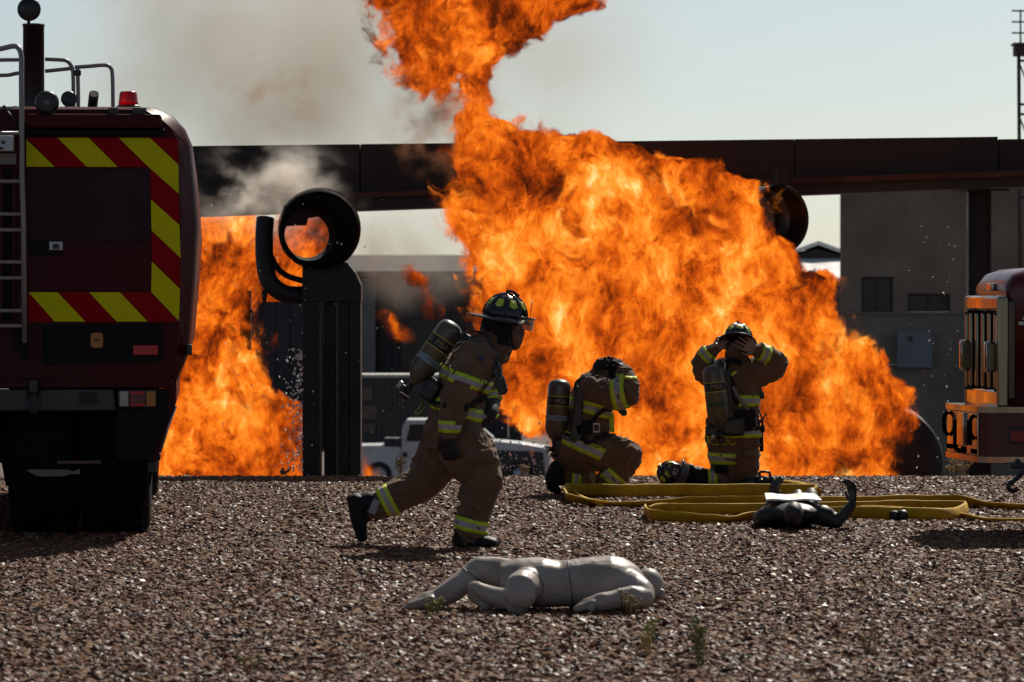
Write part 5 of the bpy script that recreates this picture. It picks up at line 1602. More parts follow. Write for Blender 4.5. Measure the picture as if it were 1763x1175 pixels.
    mb = MB(); mb.lathe(J(862, 652, -0.268), (0, -1, 0), [(0.018, 0), (0.018, 0.01), (0.012, 0.014)], 14); mb.build('dial', mat('dial_grey', (0.06, 0.06, 0.065), 0.4), rc)
    mb = MB(); mb.tube(catmull([J(866, 606, 0), J(876, 612, -0.02), J(881, 602, -0.02), J(872, 603, -0.01)], 6), 0.006, 6); mb.mi = 1; mb.ball(J(870, 614, -0.02), 0.018, sc=(0.8, 0.8, 1.6)); B.attach(mb, 'whistle_loop', [BLACKPLASTIC, YELLOWPRINT])
    mb = MB(); mb.tube(catmull([J(728, 692, -0.05), J(720, 705, -0.05), J(714, 712, -0.05), J(722, 713, -0.05), J(732, 700, -0.05)], 5), 0.010, 6); B.attach(mb, 'carabiner', mat('olive_metal', (0.20, 0.19, 0.05), 0.4, 0.3))
    return B
runner()

# ------------------------------------------------------------------ firefighter on one knee, hands at the mask
def kneeler():
    y0 = 36.7
    B = Body(y0); s = B.s; J = B.J
    root = thing('person', 'firefighter down on one knee in profile pulling on a mask with both hands', 'person', P(1010, 850, y0), group='firefighters on the gravel pad')
    B.trunk([(1036, 648, 0, 18, 0.08), (1026, 660, 0, 28, 0.14), (1018, 680, 0, 34, 0.20), (1017, 705, 0, 37, 0.215), (1012, 730, 0, 38, 0.21), (1003, 755, 0, 40, 0.21), (994, 778, 0, 38, 0.20), (988, 795, 0, 28, 0.17)], 0)
    B.limb([(1022, 672, -0.15, 28), (1048, 682, -0.22, 28), (1082, 676, -0.26, 24), (1080, 655, -0.2, 19), (1075, 645, -0.16, 16)], 0)
    B.limb([(1035, 668, 0.16, 26), (1070, 676, 0.22, 24), (1074, 655, 0.16, 18)], 0)
    B.limb([(1075, 643, -0.16, 12), (1073, 638, -0.15, 11)], 3)
    B.hand(J(1075, 645, -0.15), (-0.35, 0.25, 1), (0.9, -0.6, 0.1), 3, size=0.20, curl=0.9)
    B.limb([(1072, 646, 0.14, 12), (1068, 638, 0.12, 11)], 3)
    B.hand(J(1070, 644, 0.12), (-0.3, -0.2, 1), (0.9, 0.5, 0.2), 3, size=0.20, curl=0.9, thumb=-1)
    # head, hooded, bowed into the mask
    B.limb([(1030, 652, 0, 19), (1040, 642, 0, 20)], 5)
    B.ell(J(1044, 637, 0), (25 * s, 0.095, 21 * s), 1, Matrix.Rotation(R(20), 3, 'Y'))
    B.limb([(1058, 640, 0, 13), (1064, 646, 0, 11)], 1)
    # near leg, foot planted ahead
    B.limb([(994, 778, -0.09, 36), (1030, 778, -0.13, 33), (1078, 780, -0.15, 26), (1082, 788, -0.15, 25), (1062, 812, -0.14, 24), (1046, 830, -0.13, 21)], 0)
    B.limb([(1046, 834, -0.13, 14), (1050, 839, -0.13, 10), (1072, 842, -0.13, 8), (1084, 844, -0.13, 6)], 4)
    # far leg, knee on the stones and toe dug in behind
    B.limb([(984, 782, 0.09, 34), (1000, 812, 0.12, 26), (1012, 836, 0.12, 20), (996, 826, -0.02, 19), (984, 823, -0.06, 18)], 0)
    B.limb([(980, 822, -0.07, 16), (966, 818, -0.08, 17)], 4)
    for dd in (-0.04, -0.09, -0.13):
        B.chain([(J(957, 805, dd), 12 * s), (J(951, 822, dd), 13 * s), (J(951, 838, dd), 11 * s), (J(960, 845, dd), 7 * s)], 4)
    B.finish('body', [TAN, BLACKCLOTH, SKIN, GLOVE, BOOT, TANHOOD], root, voxel=0.0095, wrinkle=0.011, wr_mats=(0,))
    B.band(J(1068, 678, -0.24), J(1082, 676, -0.26) - J(1048, 682, -0.22), 0.16, 0.12, off=0.007)
    B.band(J(1079, 653, -0.2), (0.1, -0.1, 1), 0.11, 0.075)
    B.band(J(1018, 703, 0), (0.28, 0, 1), 0.34, 0.10, off=0.007)
    B.band(J(1000, 765, 0), (0.42, 0, 0.9), 0.36, 0.115, off=0.008)
    B.band(J(1052, 822, -0.135), J(1082, 788) - J(1046, 830), 0.15, 0.105, off=0.006)
    B.band(J(989, 824, -0.04), (1, 0.2, -0.1), 0.13, 0.085, off=0.006)
    # vertical trim down the coat front
    mb = MB(); mb.prism([J(a, b, -0.13) for a, b in ((1049, 712), (1057, 712), (1058, 745), (1050, 745))], (0, 0.02, 0)); B.attach(mb, 'front_trim', LIME)
    air_pack(B, (964, 653, -0.10), (956, 764, -0.10), 0.098, (0.25, -1, 0))
    mb = MB(); mb.prism([J(a, b, -0.24) for a, b in ((993, 664), (980, 756), (1000, 764), (1005, 668))], (0, 0.34, 0), bevel=0.012); B.attach(mb, 'backplate', BLACKPLASTIC)
    mb = MB(); mb.box(J(972, 766, -0.06), (0.20, 0.22, 0.15), Matrix.Rotation(R(-20), 3, 'Y'), bevel=0.03); B.attach(mb, 'reducer_housing', BLACKPLASTIC)
    mb = MB(); mb.box(J(1004, 738, -0.2), (0.17, 0.08, 0.13), Matrix.Rotation(R(-12), 3, 'Y'), bevel=0.03); B.attach(mb, 'hip_pad', BLACKCLOTH)
    B.strap([(992, 668, -0.12), (1004, 655, -0.14), (1020, 652, -0.16), (1036, 660, -0.18)], 0.05)
    B.strap([(990, 745, -0.1), (1010, 735, -0.3), (1034, 718, -0.3), (1052, 706, -0.25)], 0.035)
    B.strap([(985, 756, -0.1), (1010, 752, -0.3), (1040, 744, -0.3), (1056, 748, -0.1)], 0.05)
    mb = MB(); mb.tube(catmull([J(990, 672, -0.14), J(992, 658, -0.14), J(1006, 650, -0.12), J(1016, 655, -0.12)], 6), 0.010, 6); B.attach(mb, 'air_hose', BLACKPLASTIC)
    mb = MB(); mb.prism([J(a, b, -0.2) for a, b in ((1060, 700), (1068, 696), (1080, 708), (1079, 716), (1071, 717), (1063, 708))], (0, 0.06, 0), bevel=0.012); B.attach(mb, 'radio', BLACKPLASTIC)
    mb = MB(); 
    for k in range(7): mb.ball(J(1030 + k * 6, 620 + abs(k - 3) * 1.6 - 3, -0.03 + 0.02 * (k % 2)), 0.022, sub=1)
    mb.tube(catmull([J(1022, 645, -0.09), J(1036, 634, -0.1), J(1052, 630, -0.09), J(1066, 636, -0.06)], 5), 0.009, 6)
    B.attach(mb, 'mask_harness', BLACKCLOTH)
    mb = MB(); q = B.J(1027, 737, -0.31); 
    for dx, dz, w, h in ((0, 0.022, .07, .008), (0, -0.022, .07, .008), (-.032, 0, .008, .04), (.032, 0, .008, .04)): mb.box(q + Vector((dx * .8, 0.03, dz * 1.5)), (w * .8, 0.008, h * 1.5))
    B.attach(mb, 'buckle', ALU)
kneeler()

# ------------------------------------------------------------------ firefighter kneeling upright, back to the camera, hands on the helmet
def back_kneeler():
    y0 = 37.6
    B = Body(y0); s = B.s; J = B.J
    root = thing('person', 'firefighter kneeling upright with back turned and both hands raised to the helmet', 'person', P(1265, 842, y0), group='firefighters on the gravel pad')
    B.trunk([(1264, 612, 0, 17, 0.08), (1265, 624, 0, 30, 0.11), (1266, 640, 0, 45, 0.13), (1264, 662, 0, 46, 0.14), (1262, 690, 0, 46, 0.145), (1262, 720, 0, 46, 0.145), (1263, 745, 0, 48, 0.15), (1263, 768, 0, 46, 0.145), (1264, 792, 0, 38, 0.14)], 0)
    B.limb([(1302, 642, 0, 27), (1326, 636, -0.01, 25), (1340, 626, -0.02, 21), (1322, 612, -0.07, 17), (1310, 607, -0.1, 15)], 0)
    B.limb([(1230, 646, 0, 25), (1214, 636, 0, 23), (1207, 624, -0.02, 17), (1220, 608, -0.05, 15), (1226, 604, -0.06, 13)], 0)
    B.limb([(1309, 607, -0.1, 11), (1302, 604, -0.12, 10)], 2)
    B.hand(J(1303, 606, -0.125), (-1, 0.0, 0.7), (0.1, -1, 0.1), 2, size=0.21, curl=0.3, thumb=-1)
    B.limb([(1226, 604, -0.06, 11), (1232, 600, -0.07, 10)], 2)
    B.hand(J(1231, 603, -0.07), (0.55, 0.2, 0.9), (-0.5, -1, 0.2), 2, size=0.18, curl=0.75, thumb=1)
    B.limb([(1264, 618, -0.02, 18), (1266, 608, -0.03, 17)], 5)
    B.ell(J(1270, 600, 0), (22 * s, 0.10, 22 * s), 1)
    B.limb([(1246, 780, -0.02, 27), (1246, 805, 0.0, 24), (1248, 826, 0.02, 18), (1236, 826, -0.03, 17), (1224, 826, -0.05, 15)], 0)
    B.limb([(1281, 780, 0.0, 28), (1282, 805, 0.02, 25), (1283, 826, 0.03, 20), (1284, 830, 0.35, 17)], 0)
    B.limb([(1218, 825, -0.05, 16), (1200, 821, -0.06, 19)], 4)
    for dd in (-0.02, -0.07, -0.11):
        B.chain([(J(1187, 808, dd), 10 * s), (J(1184, 820, dd), 13 * s), (J(1177, 831, dd), 10 * s), (J(1170, 834, dd), 7.5 * s)], 4)
    B.finish('body', [TAN, BLACKCLOTH, SKINLIGHT, GLOVE, BOOT, TANHOOD], root, voxel=0.0095, wrinkle=0.011, wr_mats=(0,))
    helmet(root, J(1271, 586, 0.0), (0.25, 0.95, -0.35), (0, 0.35, 1), k=1.06, goggles=False)
    B.band(J(1313, 609, -0.09), J(1326, 614, -0.06) - J(1310, 607, -0.1), 0.12, 0.085)
    B.band(J(1218, 611, -0.05), J(1212, 618, -0.03) - J(1226, 604, -0.06), 0.11, 0.085)
    B.band(J(1262, 690, 0), (0, 0, 1), 0.32, 0.10, off=0.007)
    B.band(J(1263, 743, 0), (0.0, 0, 1), 0.32, 0.105, off=0.008)
    B.band(J(1246, 790, -0.01), (0.05, 0, 1), 0.16, 0.10, off=0.006)
    B.band(J(1225, 826, -0.05), (1, 0.1, 0), 0.12, 0.08, off=0.006)
    # dark knee patch and seat pocket flap
    def sheet(a, b_, c_, d_, nm, m, off=0.012, round_=False):
        mb = MB(); rows = []
        for i in range(7):
            row = []
            for j in range(5):
                p = J(a + (c_ - a) * i / 6, b_ + (d_ - b_) * j / 4, -0.13) - Vector((0, 0.6, 0))
                h = B.bvh.ray_cast(p, Vector((0, 1, 0)), 2.0)
                row.append(None if h[0] is None else h[0] + Vector((0, -off, 0)))
            rows.append(row)
        for i in range(6):
            for j in range(4):
                q = (rows[i][j], rows[i + 1][j], rows[i + 1][j + 1], rows[i][j + 1])
                if any(x is None for x in q): continue
                mb.bm.faces.new([mb.bm.verts.new(x) for x in q])
        bmesh.ops.remove_doubles(mb.bm, verts=mb.bm.verts[:], dist=0.0005)
        bmesh.ops.solidify(mb.bm, geom=mb.bm.faces[:], thickness=0.008)
        for f in mb.bm.faces: f.smooth = True
        B.attach(mb, nm, m)
    sheet(1231, 801, 1254, 815, 'knee_patch', BLACKCLOTH)
    sheet(1278, 776, 1305, 786, 'pocket_flap', TAN, 0.018)
    # name on the coat tail
    mb = MB(); mb.mi = 0
    def place(x, y):
        p = J(1242.5, 761, -0.15) - Vector((0, 0.6, 0)) + Vector((x, 0, y))
        h = B.bvh.ray_cast(p, Vector((0, 1, 0)), 2.0)
        return (h[0] if h[0] is not None else Vector((p.x, y0 - 0.14, p.z))) + Vector((0, -0.007, 0))
    lettering(mb, 'KLUG', 0.098, place); B.attach(mb, 'lettering', YELLOWPRINT)
    mb = MB(); mb.prism([J(a, b, -0.165) for a, b in ((1257, 645), (1263, 640), (1268, 639), (1268, 643), (1260, 648))], (0, 0.02, 0)); B.attach(mb, 'back_mark', LIME)
    air_pack(B, (1227, 628, -0.24), (1240, 741, -0.24), 0.098, (0.1, -1, 0), stripe=mat('label_green', (0.03, 0.07, 0.03), 0.5))
    mb = MB(); mb.prism([J(a, b, -0.20) for a, b in ((1232, 640), (1258, 636), (1262, 690), (1268, 742), (1236, 745))], (0, 0.07, 0), bevel=0.012); B.attach(mb, 'backplate', BLACKPLASTIC)
    mb = MB(); mb.box(J(1262, 735, -0.2), (0.20, 0.10, 0.16), bevel=0.03); mb.box(J(1228, 742, -0.19), (0.14, 0.08, 0.09), bevel=0.02); B.attach(mb, 'reducer_housing', BLACKPLASTIC)
    mb = MB(); mb.prism([J(a, b, -0.17) for a, b in ((1266, 706), (1300, 704), (1304, 738), (1268, 736))], (0, 0.05, 0), bevel=0.02); B.attach(mb, 'hip_pad', BLACKCLOTH)
    mb = MB(); mb.tube(catmull([J(1274, 722, -0.24), J(1272, 727, -0.24), J(1274, 732, -0.24), J(1277, 727, -0.24), J(1274, 722, -0.24)], 4), 0.006, 6); B.attach(mb, 'ring', ALU)
    mb = MB(); mb.tube([J(1262, 665, -0.22), J(1268, 680, -0.21), J(1278, 694, -0.19), J(1288, 706, -0.17)], 0.016, 8, flat=(1, 0.5)); B.attach(mb, 'harness_strap', mat('strap_pale', (0.20, 0.17, 0.15), 0.8))
    B.strap([(1244, 640, -0.2), (1250, 625, -0.15), (1262, 622, -0.15), (1276, 628, -0.12)], 0.05)
    B.strap([(1256, 650, -0.2), (1264, 672, -0.2), (1268, 700, -0.2)], 0.045)
    B.strap([(1240, 736, -0.2), (1275, 738, -0.2), (1308, 736, -0.05)], 0.05)
    mb = MB(); mb.tube(catmull([J(1236, 640, -0.2), J(1230, 628, -0.18), J(1238, 620, -0.14), J(1250, 618, -0.12)], 6), 0.012, 6); mb.tube(catmull([J(1246, 640, -0.2), J(1248, 626, -0.18), J(1240, 618, -0.14)], 6), 0.010, 6); B.attach(mb, 'air_hose', ALU)
    mb = MB(); mb.prism([J(a, b, -0.05) for a, b in ((1302, 672), (1309, 668), (1316, 677), (1317, 686), (1311, 688), (1304, 682))], (0, 0.06, 0), bevel=0.012); B.attach(mb, 'radio', BLACKPLASTIC)
    for pts, r in (([(1304, 690), (1306, 706), (1313, 724), (1311, 738)], 0.008), ([(1300, 742), (1308, 728), (1320, 712)], 0.008), ([(1309, 722), (1315, 736), (1314, 745)], 0.010)):
        mb = MB(); mb.tube(catmull([J(a, b, -0.03) for a, b in pts], 5), r, 6); B.attach(mb, 'dangling_cord', BLACKPLASTIC)
    mb = MB(); mb.tube([J(1310, 733, -0.02), J(1311, 755, -0.02), J(1311, 778, -0.02)], 0.018, 6, flat=(1, 0.4)); B.attach(mb, 'loose_strap', BLACKCLOTH)
    mb = MB(); mb.box(J(1301, 731, -0.06), (0.08, 0.07, 0.10), bevel=0.015); B.attach(mb, 'clip', BLACKPLASTIC)
back_kneeler()

# helmet of the kneeler, set down on the stones behind the boot
hl = thing('fire_helmet', 'worn fire helmet with number 82 lying on the gravel behind a black boot', 'helmet', P(1150, 838, 37.4))
helmet(hl, P(1158, 818, 37.4), (0.35, -0.85, 0.05), (-0.86, -0.3, 0.5), k=0.98, shield_text='82', goggles=True, name='shell')

# ------------------------------------------------------------------ rescue dummies
VINYL = mat('tan_vinyl', (0.36, 0.31, 0.275), 0.42, 0, 0.08, 9, 0.06, 30, 0.4, (0.15, 0.11, 0.085), 0.6)
VINYL_DARK = mat('black_vinyl', (0.022, 0.022, 0.024), 0.5, 0, 0.3, 5, 0.08, 30, 0.4, (0.05, 0.045, 0.04), 0.4)
def tan_dummy():
    y0 = 23.35
    B = Body(y0); s = B.s; J = B.J
    root = thing('rescue_dummy', 'pale tan vinyl rescue dummy lying face down on its side on the gravel in front', 'rescue dummy', P(930, 1052, y0))
    # trunk from hips (left) to shoulders (right)
    B.trunk([(862, 1000, 0.10, 30, 0.12), (890, 999, 0.08, 38, 0.16), (930, 1004, 0.05, 44, 0.18), (965, 1006, 0.05, 40, 0.15), (1010, 1002, 0.06, 43, 0.17), (1050, 1000, 0.08, 44, 0.19), (1080, 1008, 0.10, 34, 0.18), (1098, 1018, 0.10, 22, 0.12)], 0)
    B.ell(J(1050, 996, 0.08), (62 * s, 0.19, 40 * s), 0, Matrix.Rotation(R(8), 3, 'Y'))
    # head, face down
    B.limb([(1092, 1010, 0.16, 18), (1106, 1008, 0.20, 20)], 0)
    B.ell(J(1118, 1009, 0.22), (27 * s, 0.085, 33 * s), 0, Matrix.Rotation(R(-12), 3, 'Y'))
    B.chain([(J(1141, 1020, 0.15), 6 * s), (J(1139, 1028, 0.15), 7 * s)], 0)
    # far leg: knee raised, shin sloping down to the foot
    B.limb([(880, 994, 0.14, 32), (850, 985, 0.17, 27), (822, 978, 0.18, 20), (812, 990, 0.16, 21), (776, 1019, 0.10, 21), (750, 1033, 0.07, 17)], 0)
    B.limb([(752, 1031, 0.07, 16), (730, 1034, 0.05, 14), (705, 1044, 0.02, 8), (698, 1048, 0.02, 5)], 0)
    B.chain([(J(742, 1036, 0.02), 12 * s), (J(706, 1045, -0.01), 7 * s)], 0)
    # near leg: stump of a thigh towards the camera, shin folded back
    B.limb([(915, 1006, -0.02, 34), (903, 1010, -0.12, 30), (896, 1013, -0.20, 27), (894, 1031, -0.22, 27), (891, 1042, -0.21, 20)], 0)
    B.limb([(885, 1034, -0.18, 19), (850, 1027, -0.10, 17), (816, 1012, -0.02, 11)], 0)
    B.limb([(818, 1022, 0.0, 15), (838, 1042, -0.05, 11)], 0)
    # arm folded over in front
    B.limb([(1086, 1004, -0.04, 24), (1106, 1020, -0.14, 22), (1110, 1031, -0.18, 19), (1085, 1027, -0.22, 18), (1065, 1028, -0.24, 15)], 0)
    B.limb([(1072, 1030, -0.24, 16), (1040, 1036, -0.26, 16), (1012, 1043, -0.27, 14)], 0)
    B.chain([(J(1016, 1042, -0.27), 13 * s), (J(1000, 1047, -0.27), 9 * s)], 0)
    B.chain([(J(1016, 1042, -0.30), 9 * s), (J(992, 1049, -0.31), 5.5 * s)], 0)
    B.chain([(J(1022, 1040, -0.31), 7 * s), (J(1018, 1049, -0.33), 5.5 * s)], 0)
    for k, (dx, dd) in enumerate(((0, -0.25), (2, -0.28), (4, -0.31))):
        B.chain([(J(1004 + dx, 1045, dd), 6.5 * s), (J(991 + dx, 1050, dd - .01), 4.5 * s)], 0)
    o = B.finish('body', [VINYL], root, voxel=0.0085, wrinkle=0.003, wscale=5.0, smooth_it=5)
    # seams
    def seam(c, ax, rmax, nm='seam'):
        B.band(c, ax, rmax, 0.006, name=nm, cols=((0, 1, 0),), off=0.0025, n=60)
    seam_m = mat('seam_dark', (0.12, 0.10, 0.09), 0.6)
    for c, ax, rm in ((J(982, 1003, 0.05), (1, 0, 0.12), 0.30), (J(898, 1012, -0.10), (0.3, 1, 0.1), 0.2), (J(1066, 1029, -0.24), (1, 0.2, 0.1), 0.1), (J(812, 988, 0.16), (0.6, 0, 0.8), 0.12)):
        q = B.band(c, ax, rm, 0.007, name='seam', cols=((0, 1, 0),), off=0.0025, n=60)
        if q: q.data.materials[0] = seam_m
tan_dummy()

def dark_dummy():
    y0 = 31.3
    B = Body(y0); s = B.s; J = B.J
    root = thing('rescue_dummy', 'black vinyl rescue dummy on its back with one forearm raised beside the yellow hose', 'rescue dummy', P(1368, 908, y0))
    B.ell(J(1366, 884, -0.30), (17 * s, 0.13, 20 * s), 0)
    B.limb([(1366, 890, -0.2, 15), (1366, 890, 0.0, 18)], 0)
    B.ell(J(1366, 884, 0.18), (56 * s, 0.30, 24 * s), 0)
    B.ell(J(1366, 880, 0.35), (48 * s, 0.36, 22 * s), 0)
    B.ell(J(1368, 880, 0.85), (45 * s, 0.36, 18 * s), 0)
    B.limb([(1318, 890, 0.05, 17), (1312, 893, 0.12, 16), (1308, 894, 0.45, 13)], 0)
    B.limb([(1416, 888, 0.05, 19), (1428, 893, 0.05, 17), (1441, 900, 0.0, 11)], 0)
    B.limb([(1440, 899, 0.0, 10.5), (1456, 884, 0.02, 10), (1467, 869, 0.05, 8)], 0)
    B.hand(J(1468, 868, 0.05), (0.0, 0.1, 1), (0.9, 0.4, 0), 0, size=0.20, curl=0.55)
    B.limb([(1310, 893, 0.45, 12), (1319, 878, 0.55, 9), (1326, 866, 0.6, 7)], 0)
    B.hand(J(1326, 867, 0.6), (0.25, 0.1, 1), (-0.9, -0.4, 0), 0, size=0.21, curl=0.2)
    for px, r in ((1348, 17), (1386, 18)):
        B.limb([(px, 884, 1.0, r), (px + 2, 876, 1.5, 15), (px + 6, 872, 1.9, 12)], 0)
    B.limb([(1372, 868, 1.9, 12), (1374, 856, 2.0, 11.5), (1374, 851, 2.03, 9.5)], 0)
    B.limb([(1397, 868, 1.9, 13), (1397, 854, 2.0, 13), (1397, 849, 2.03, 10.5)], 0)
    B.finish('body', [VINYL_DARK], root, voxel=0.010, wrinkle=0.002, wscale=4.0, smooth_it=3)
    hit = None
    # the board on its chest
    a = thing('clipboard_sheet', 'white sheet lying across the chest of the black dummy', 'sheet', J(1368, 858, 0.25))
    zc = EYE - (863.5 - HZ) * s
    mb = MB(); 
    n = 10
    rows = []
    for i in range(n + 1):
        x = -0.205 + 0.41 * i / n
        rows.append([Vector((x, -0.10, 0.004 * math.sin(i * 1.1))), Vector((x * 0.93, 0.34, 0.022 + 0.006 * math.sin(i * 0.9 + 1)))])
    mb.loft([[r[0], r[1], r[1] - Vector((0, 0, 0.012)), r[0] - Vector((0, 0, 0.012))] for r in rows], smooth=False)
    o = mb.build('sheet', mat('white_sheet', (0.78, 0.76, 0.73), 0.6, 0, 0.06, 12), a)
    a.location = (J(1368, 0, 0).x, y0 + 0.15, zc + 0.012)
dark_dummy()
# ------------------------------------------------------------------ flames
def flame_material(name, left, right, depth, yc, seed=0.0, sig=50.0, gain=1.0, erode=1.0, thin=None, ragged=0.40, hot=0.0, fine=1.0, warp=1.0, soft=1.0):
    """Glowing gas: left / right: (height, x) outline, depth: (height, half thickness) all in metres about the plane y = yc."""
    m = bpy.data.materials.new(name)
    m.use_nodes = True
    m.cycles.volume_step_rate = STEP
    t = NT(m.node_tree)
    t.n.remove(t.n['Principled BSDF'])
    out = t.n['Material Output']
    geo = t.new('ShaderNodeNewGeometry')
    p = t.vmath('ADD', geo.outputs['Position'], (seed, 0, seed * 0.7))
    # rolling billows: two rounds of domain warp
    w1 = t.noise(p, 1.5, 2, 0.5)
    q = t.vmath('ADD', geo.outputs['Position'], t.vmath('SCALE', t.vmath('SUBTRACT', w1.outputs['Color'], (0.5, 0.5, 0.5)), s=0.72 * warp))
    qs = t.vmath('ADD', q, (seed, 0, seed * 0.7))
    w2 = t.noise(qs, 6.0, 4, 0.66)
    q2 = t.vmath('ADD', qs, t.vmath('SCALE', t.vmath('SUBTRACT', w2.outputs['Color'], (0.5, 0.5, 0.5)), s=0.19))
    # the fine detail is carried along less than the outline, or it smears into marbling
    qd = t.vmath('ADD', p, t.vmath('SCALE', t.vmath('SUBTRACT', w1.outputs['Color'], (0.5, 0.5, 0.5)), s=0.30))
    qd = t.vmath('ADD', qd, t.vmath('SCALE', t.vmath('SUBTRACT', w2.outputs['Color'], (0.5, 0.5, 0.5)), s=0.15))
    sp = t.new('ShaderNodeSeparateXYZ'); t.put(sp.inputs[0], q)
    x, y, z = sp.outputs
    xl = t.curve(z, left); xr = t.curve(z, right); dp = t.curve(z, depth)
    ex = t.math('MINIMUM', t.math('MULTIPLY', t.math('SUBTRACT', x, xl), soft), t.math('SUBTRACT', xr, x))
    ey = t.math('SUBTRACT', dp, t.math('ABSOLUTE', t.math('SUBTRACT', y, yc)))
    env = t.math('SMOOTH_MIN', ex, ey, 0.25)
    n1 = t.noise(t.vmath('MULTIPLY', q2, (1, 1, 0.75)), 2.6 * fine, 7, 0.64)
    d = t.math('MULTIPLY_ADD', t.math('SUBTRACT', n1.outputs[0], 0.5), 3.6 * ragged * erode, env)
    if thin is not None:       # (height, loss): a plume that tears apart where the loss is high
        d = t.math('SUBTRACT', d, t.curve(z, thin))
    d = t.math('SUBTRACT', d, 0.0)
    dens = t.math('MULTIPLY_ADD', t.maprange(d, 0.0, 0.30, 0.0, 1.0), 0.10, t.math('MULTIPLY', t.maprange(d, 0.05, 0.20, 0.0, 1.0, 'SMOOTHSTEP'), 0.90))
    # brightness: curled filaments over large dark and bright billows
    n2 = t.noise(t.vmath('MULTIPLY', qd, (1, 1, 0.62)), 10.0 * fine, 7, 0.76, 0.15)
    big = t.noise(t.vmath('MULTIPLY', qs, (1, 1, 0.75)), 1.7, 3, 0.55)
    n3 = t.noise(t.vmath('MULTIPLY', t.vmath('ADD', qd, (5.3, 1.7, 2.9)), (1, 1, 0.55)), 17.0 * fine, 4, 0.7, 0.2)
    ridg = t.math('SUBTRACT', 1.0, t.math('MULTIPLY', t.math('ABSOLUTE', t.math('SUBTRACT', n3.outputs[0], 0.5)), 9.0), clamp=True)
    b = t.math('MULTIPLY_ADD', n2.outputs[0], 1.15, t.math('MULTIPLY', big.outputs[0], 1.35))
    b = t.math('MULTIPLY_ADD', ridg, 0.16, b)
    b = t.math('ADD', b, -0.695 + hot)
    b = t.math('ADD', b, t.maprange(env, -0.1, 0.55, -0.22, 0.06))
    b = t.math('ADD', b, t.maprange(z, 2.9, 4.6, 0.0, -0.10))
    c = t.ramp(b, [(0.16, (0.022, 0.006, 0.003)), (0.31, (0.16, 0.019, 0.002)), (0.45, (0.54, 0.072, 0.004)), (0.59, (0.92, 0.180, 0.008)), (0.72, (1.0, 0.33, 0.028)), (0.86, (1.0, 0.62, 0.16)), (0.98, (1.0, 0.82, 0.40))])
    sigma = t.math('MULTIPLY', dens, sig)
    ab = t.new('ShaderNodeVolumeAbsorption')
    ab.inputs['Color'].default_value = (0, 0, 0, 1)
    t.put(ab.inputs['Density'], sigma)
    em = t.new('ShaderNodeEmission')
    t.put(em.inputs['Color'], c)
    t.put(em.inputs['Strength'], t.math('MULTIPLY', sigma, gain * FIRE_GAIN))
    ad = t.new('ShaderNodeAddShader')
    t.put(ad.inputs[0], ab.outputs[0]); t.put(ad.inputs[1], em.outputs[0])
    t.put(out.inputs['Volume'], ad.outputs[0])
    # the boundary of the gas itself is clear
    tr = t.new('ShaderNodeBsdfTransparent')
    rgb = t.new('ShaderNodeRGB'); rgb.outputs[0].default_value = (1, 1, 1, 1)
    t.put(tr.inputs['Color'], rgb.outputs[0])
    t.put(out.inputs['Surface'], tr.outputs[0])
    return m

FIRE_GAIN = 1.2
STEP = 0.12

def lerp_at(pts, z):
    pts = sorted(pts)
    if z <= pts[0][0]: return pts[0][1]
    for (a, va), (b, vb) in zip(pts, pts[1:]):
        if z <= b: return va + (vb - va) * (z - a) / max(b - a, 1e-6)
    return pts[-1][1]

def flames(name, label, yc, rows, depth, pad=0.34, **kw):
    """rows: (py, left px, right px) of the outline, standing yc metres away."""
    s = yc / F
    hz = lambda py: EYE - (py - HZ) * s
    left = [(hz(py), (a - 881.5) * s) for py, a, b in rows]
    right = [(hz(py), (b - 881.5) * s) for py, a, b in rows]
    dep = [(hz(py), d) for py, d in depth]
    m = flame_material(name, left, right, dep, yc, **kw)
    zs = sorted({h for h, _ in left})
    z0, z1 = zs[0], zs[-1]
    levels = [z0 + (z1 - z0) * i / 40 for i in range(41)]
    rings = []
    for i, z in enumerate(levels):
        win = [z - 0.15, z, z + 0.15]
        a = min(lerp_at(left, w) for w in win) - pad; b = max(lerp_at(right, w) for w in win) + pad
        d = lerp_at(dep, z) + pad
        cx, hw = (a + b) / 2, (b - a) / 2
        ring = []
        for k in range(28):
            an = 2 * math.pi * k / 28
            cc, ss = math.cos(an), math.sin(an)
            ring.append((cx + hw * math.copysign(abs(cc) ** 0.6, cc), yc + d * math.copysign(abs(ss) ** 0.6, ss), z))
        rings.append(ring)
    mb = MB(); mb.loft(rings, smooth=False)
    o = mb.build(name, m)
    tag(o, label, 'flames', kind='stuff')
    return o

main_rows = [(-60, 615, 1030), (0, 640, 1010), (35, 655, 975), (60, 650, 950), (80, 648, 915), (110, 655, 880), (145, 680, 868), (180, 725, 862), (205, 745, 880), (225, 760, 1010), (245, 775, 1075), (258, 785, 1100),
             (268, 786, 1150), (285, 788, 1222), (308, 790, 1232), (322, 790, 1290), (350, 790, 1308), (400, 790, 1304), (430, 825, 1315), (450, 832, 1360), (474, 838, 1390), (492, 840, 1428), (520, 838, 1420), (560, 835, 1438), (610, 842, 1468), (650, 848, 1502),
             (675, 855, 1532), (695, 862, 1548), (712, 870, 1545), (740, 935, 1518), (765, 965, 1508), (800, 985, 1520), (835, 1000, 1522)]
zpx = lambda py: EYE - (py - HZ) * 44.6 / F
flames('flames', 'huge wall of orange flames rolling up past the dark beam', 44.6, main_rows,
       [(-60, 0.6), (100, 0.45), (200, 0.4), (260, 0.6), (300, 0.85), (500, 1.1), (835, 1.0)], seed=3.1,
       soft=0.7, thin=[(zpx(900), 0.0), (zpx(420), 0.0), (zpx(300), 0.02), (zpx(235), 0.06), (zpx(190), 0.13), (zpx(120), 0.14), (zpx(70), 0.05), (zpx(20), 0.02), (zpx(-60), 0.0)])
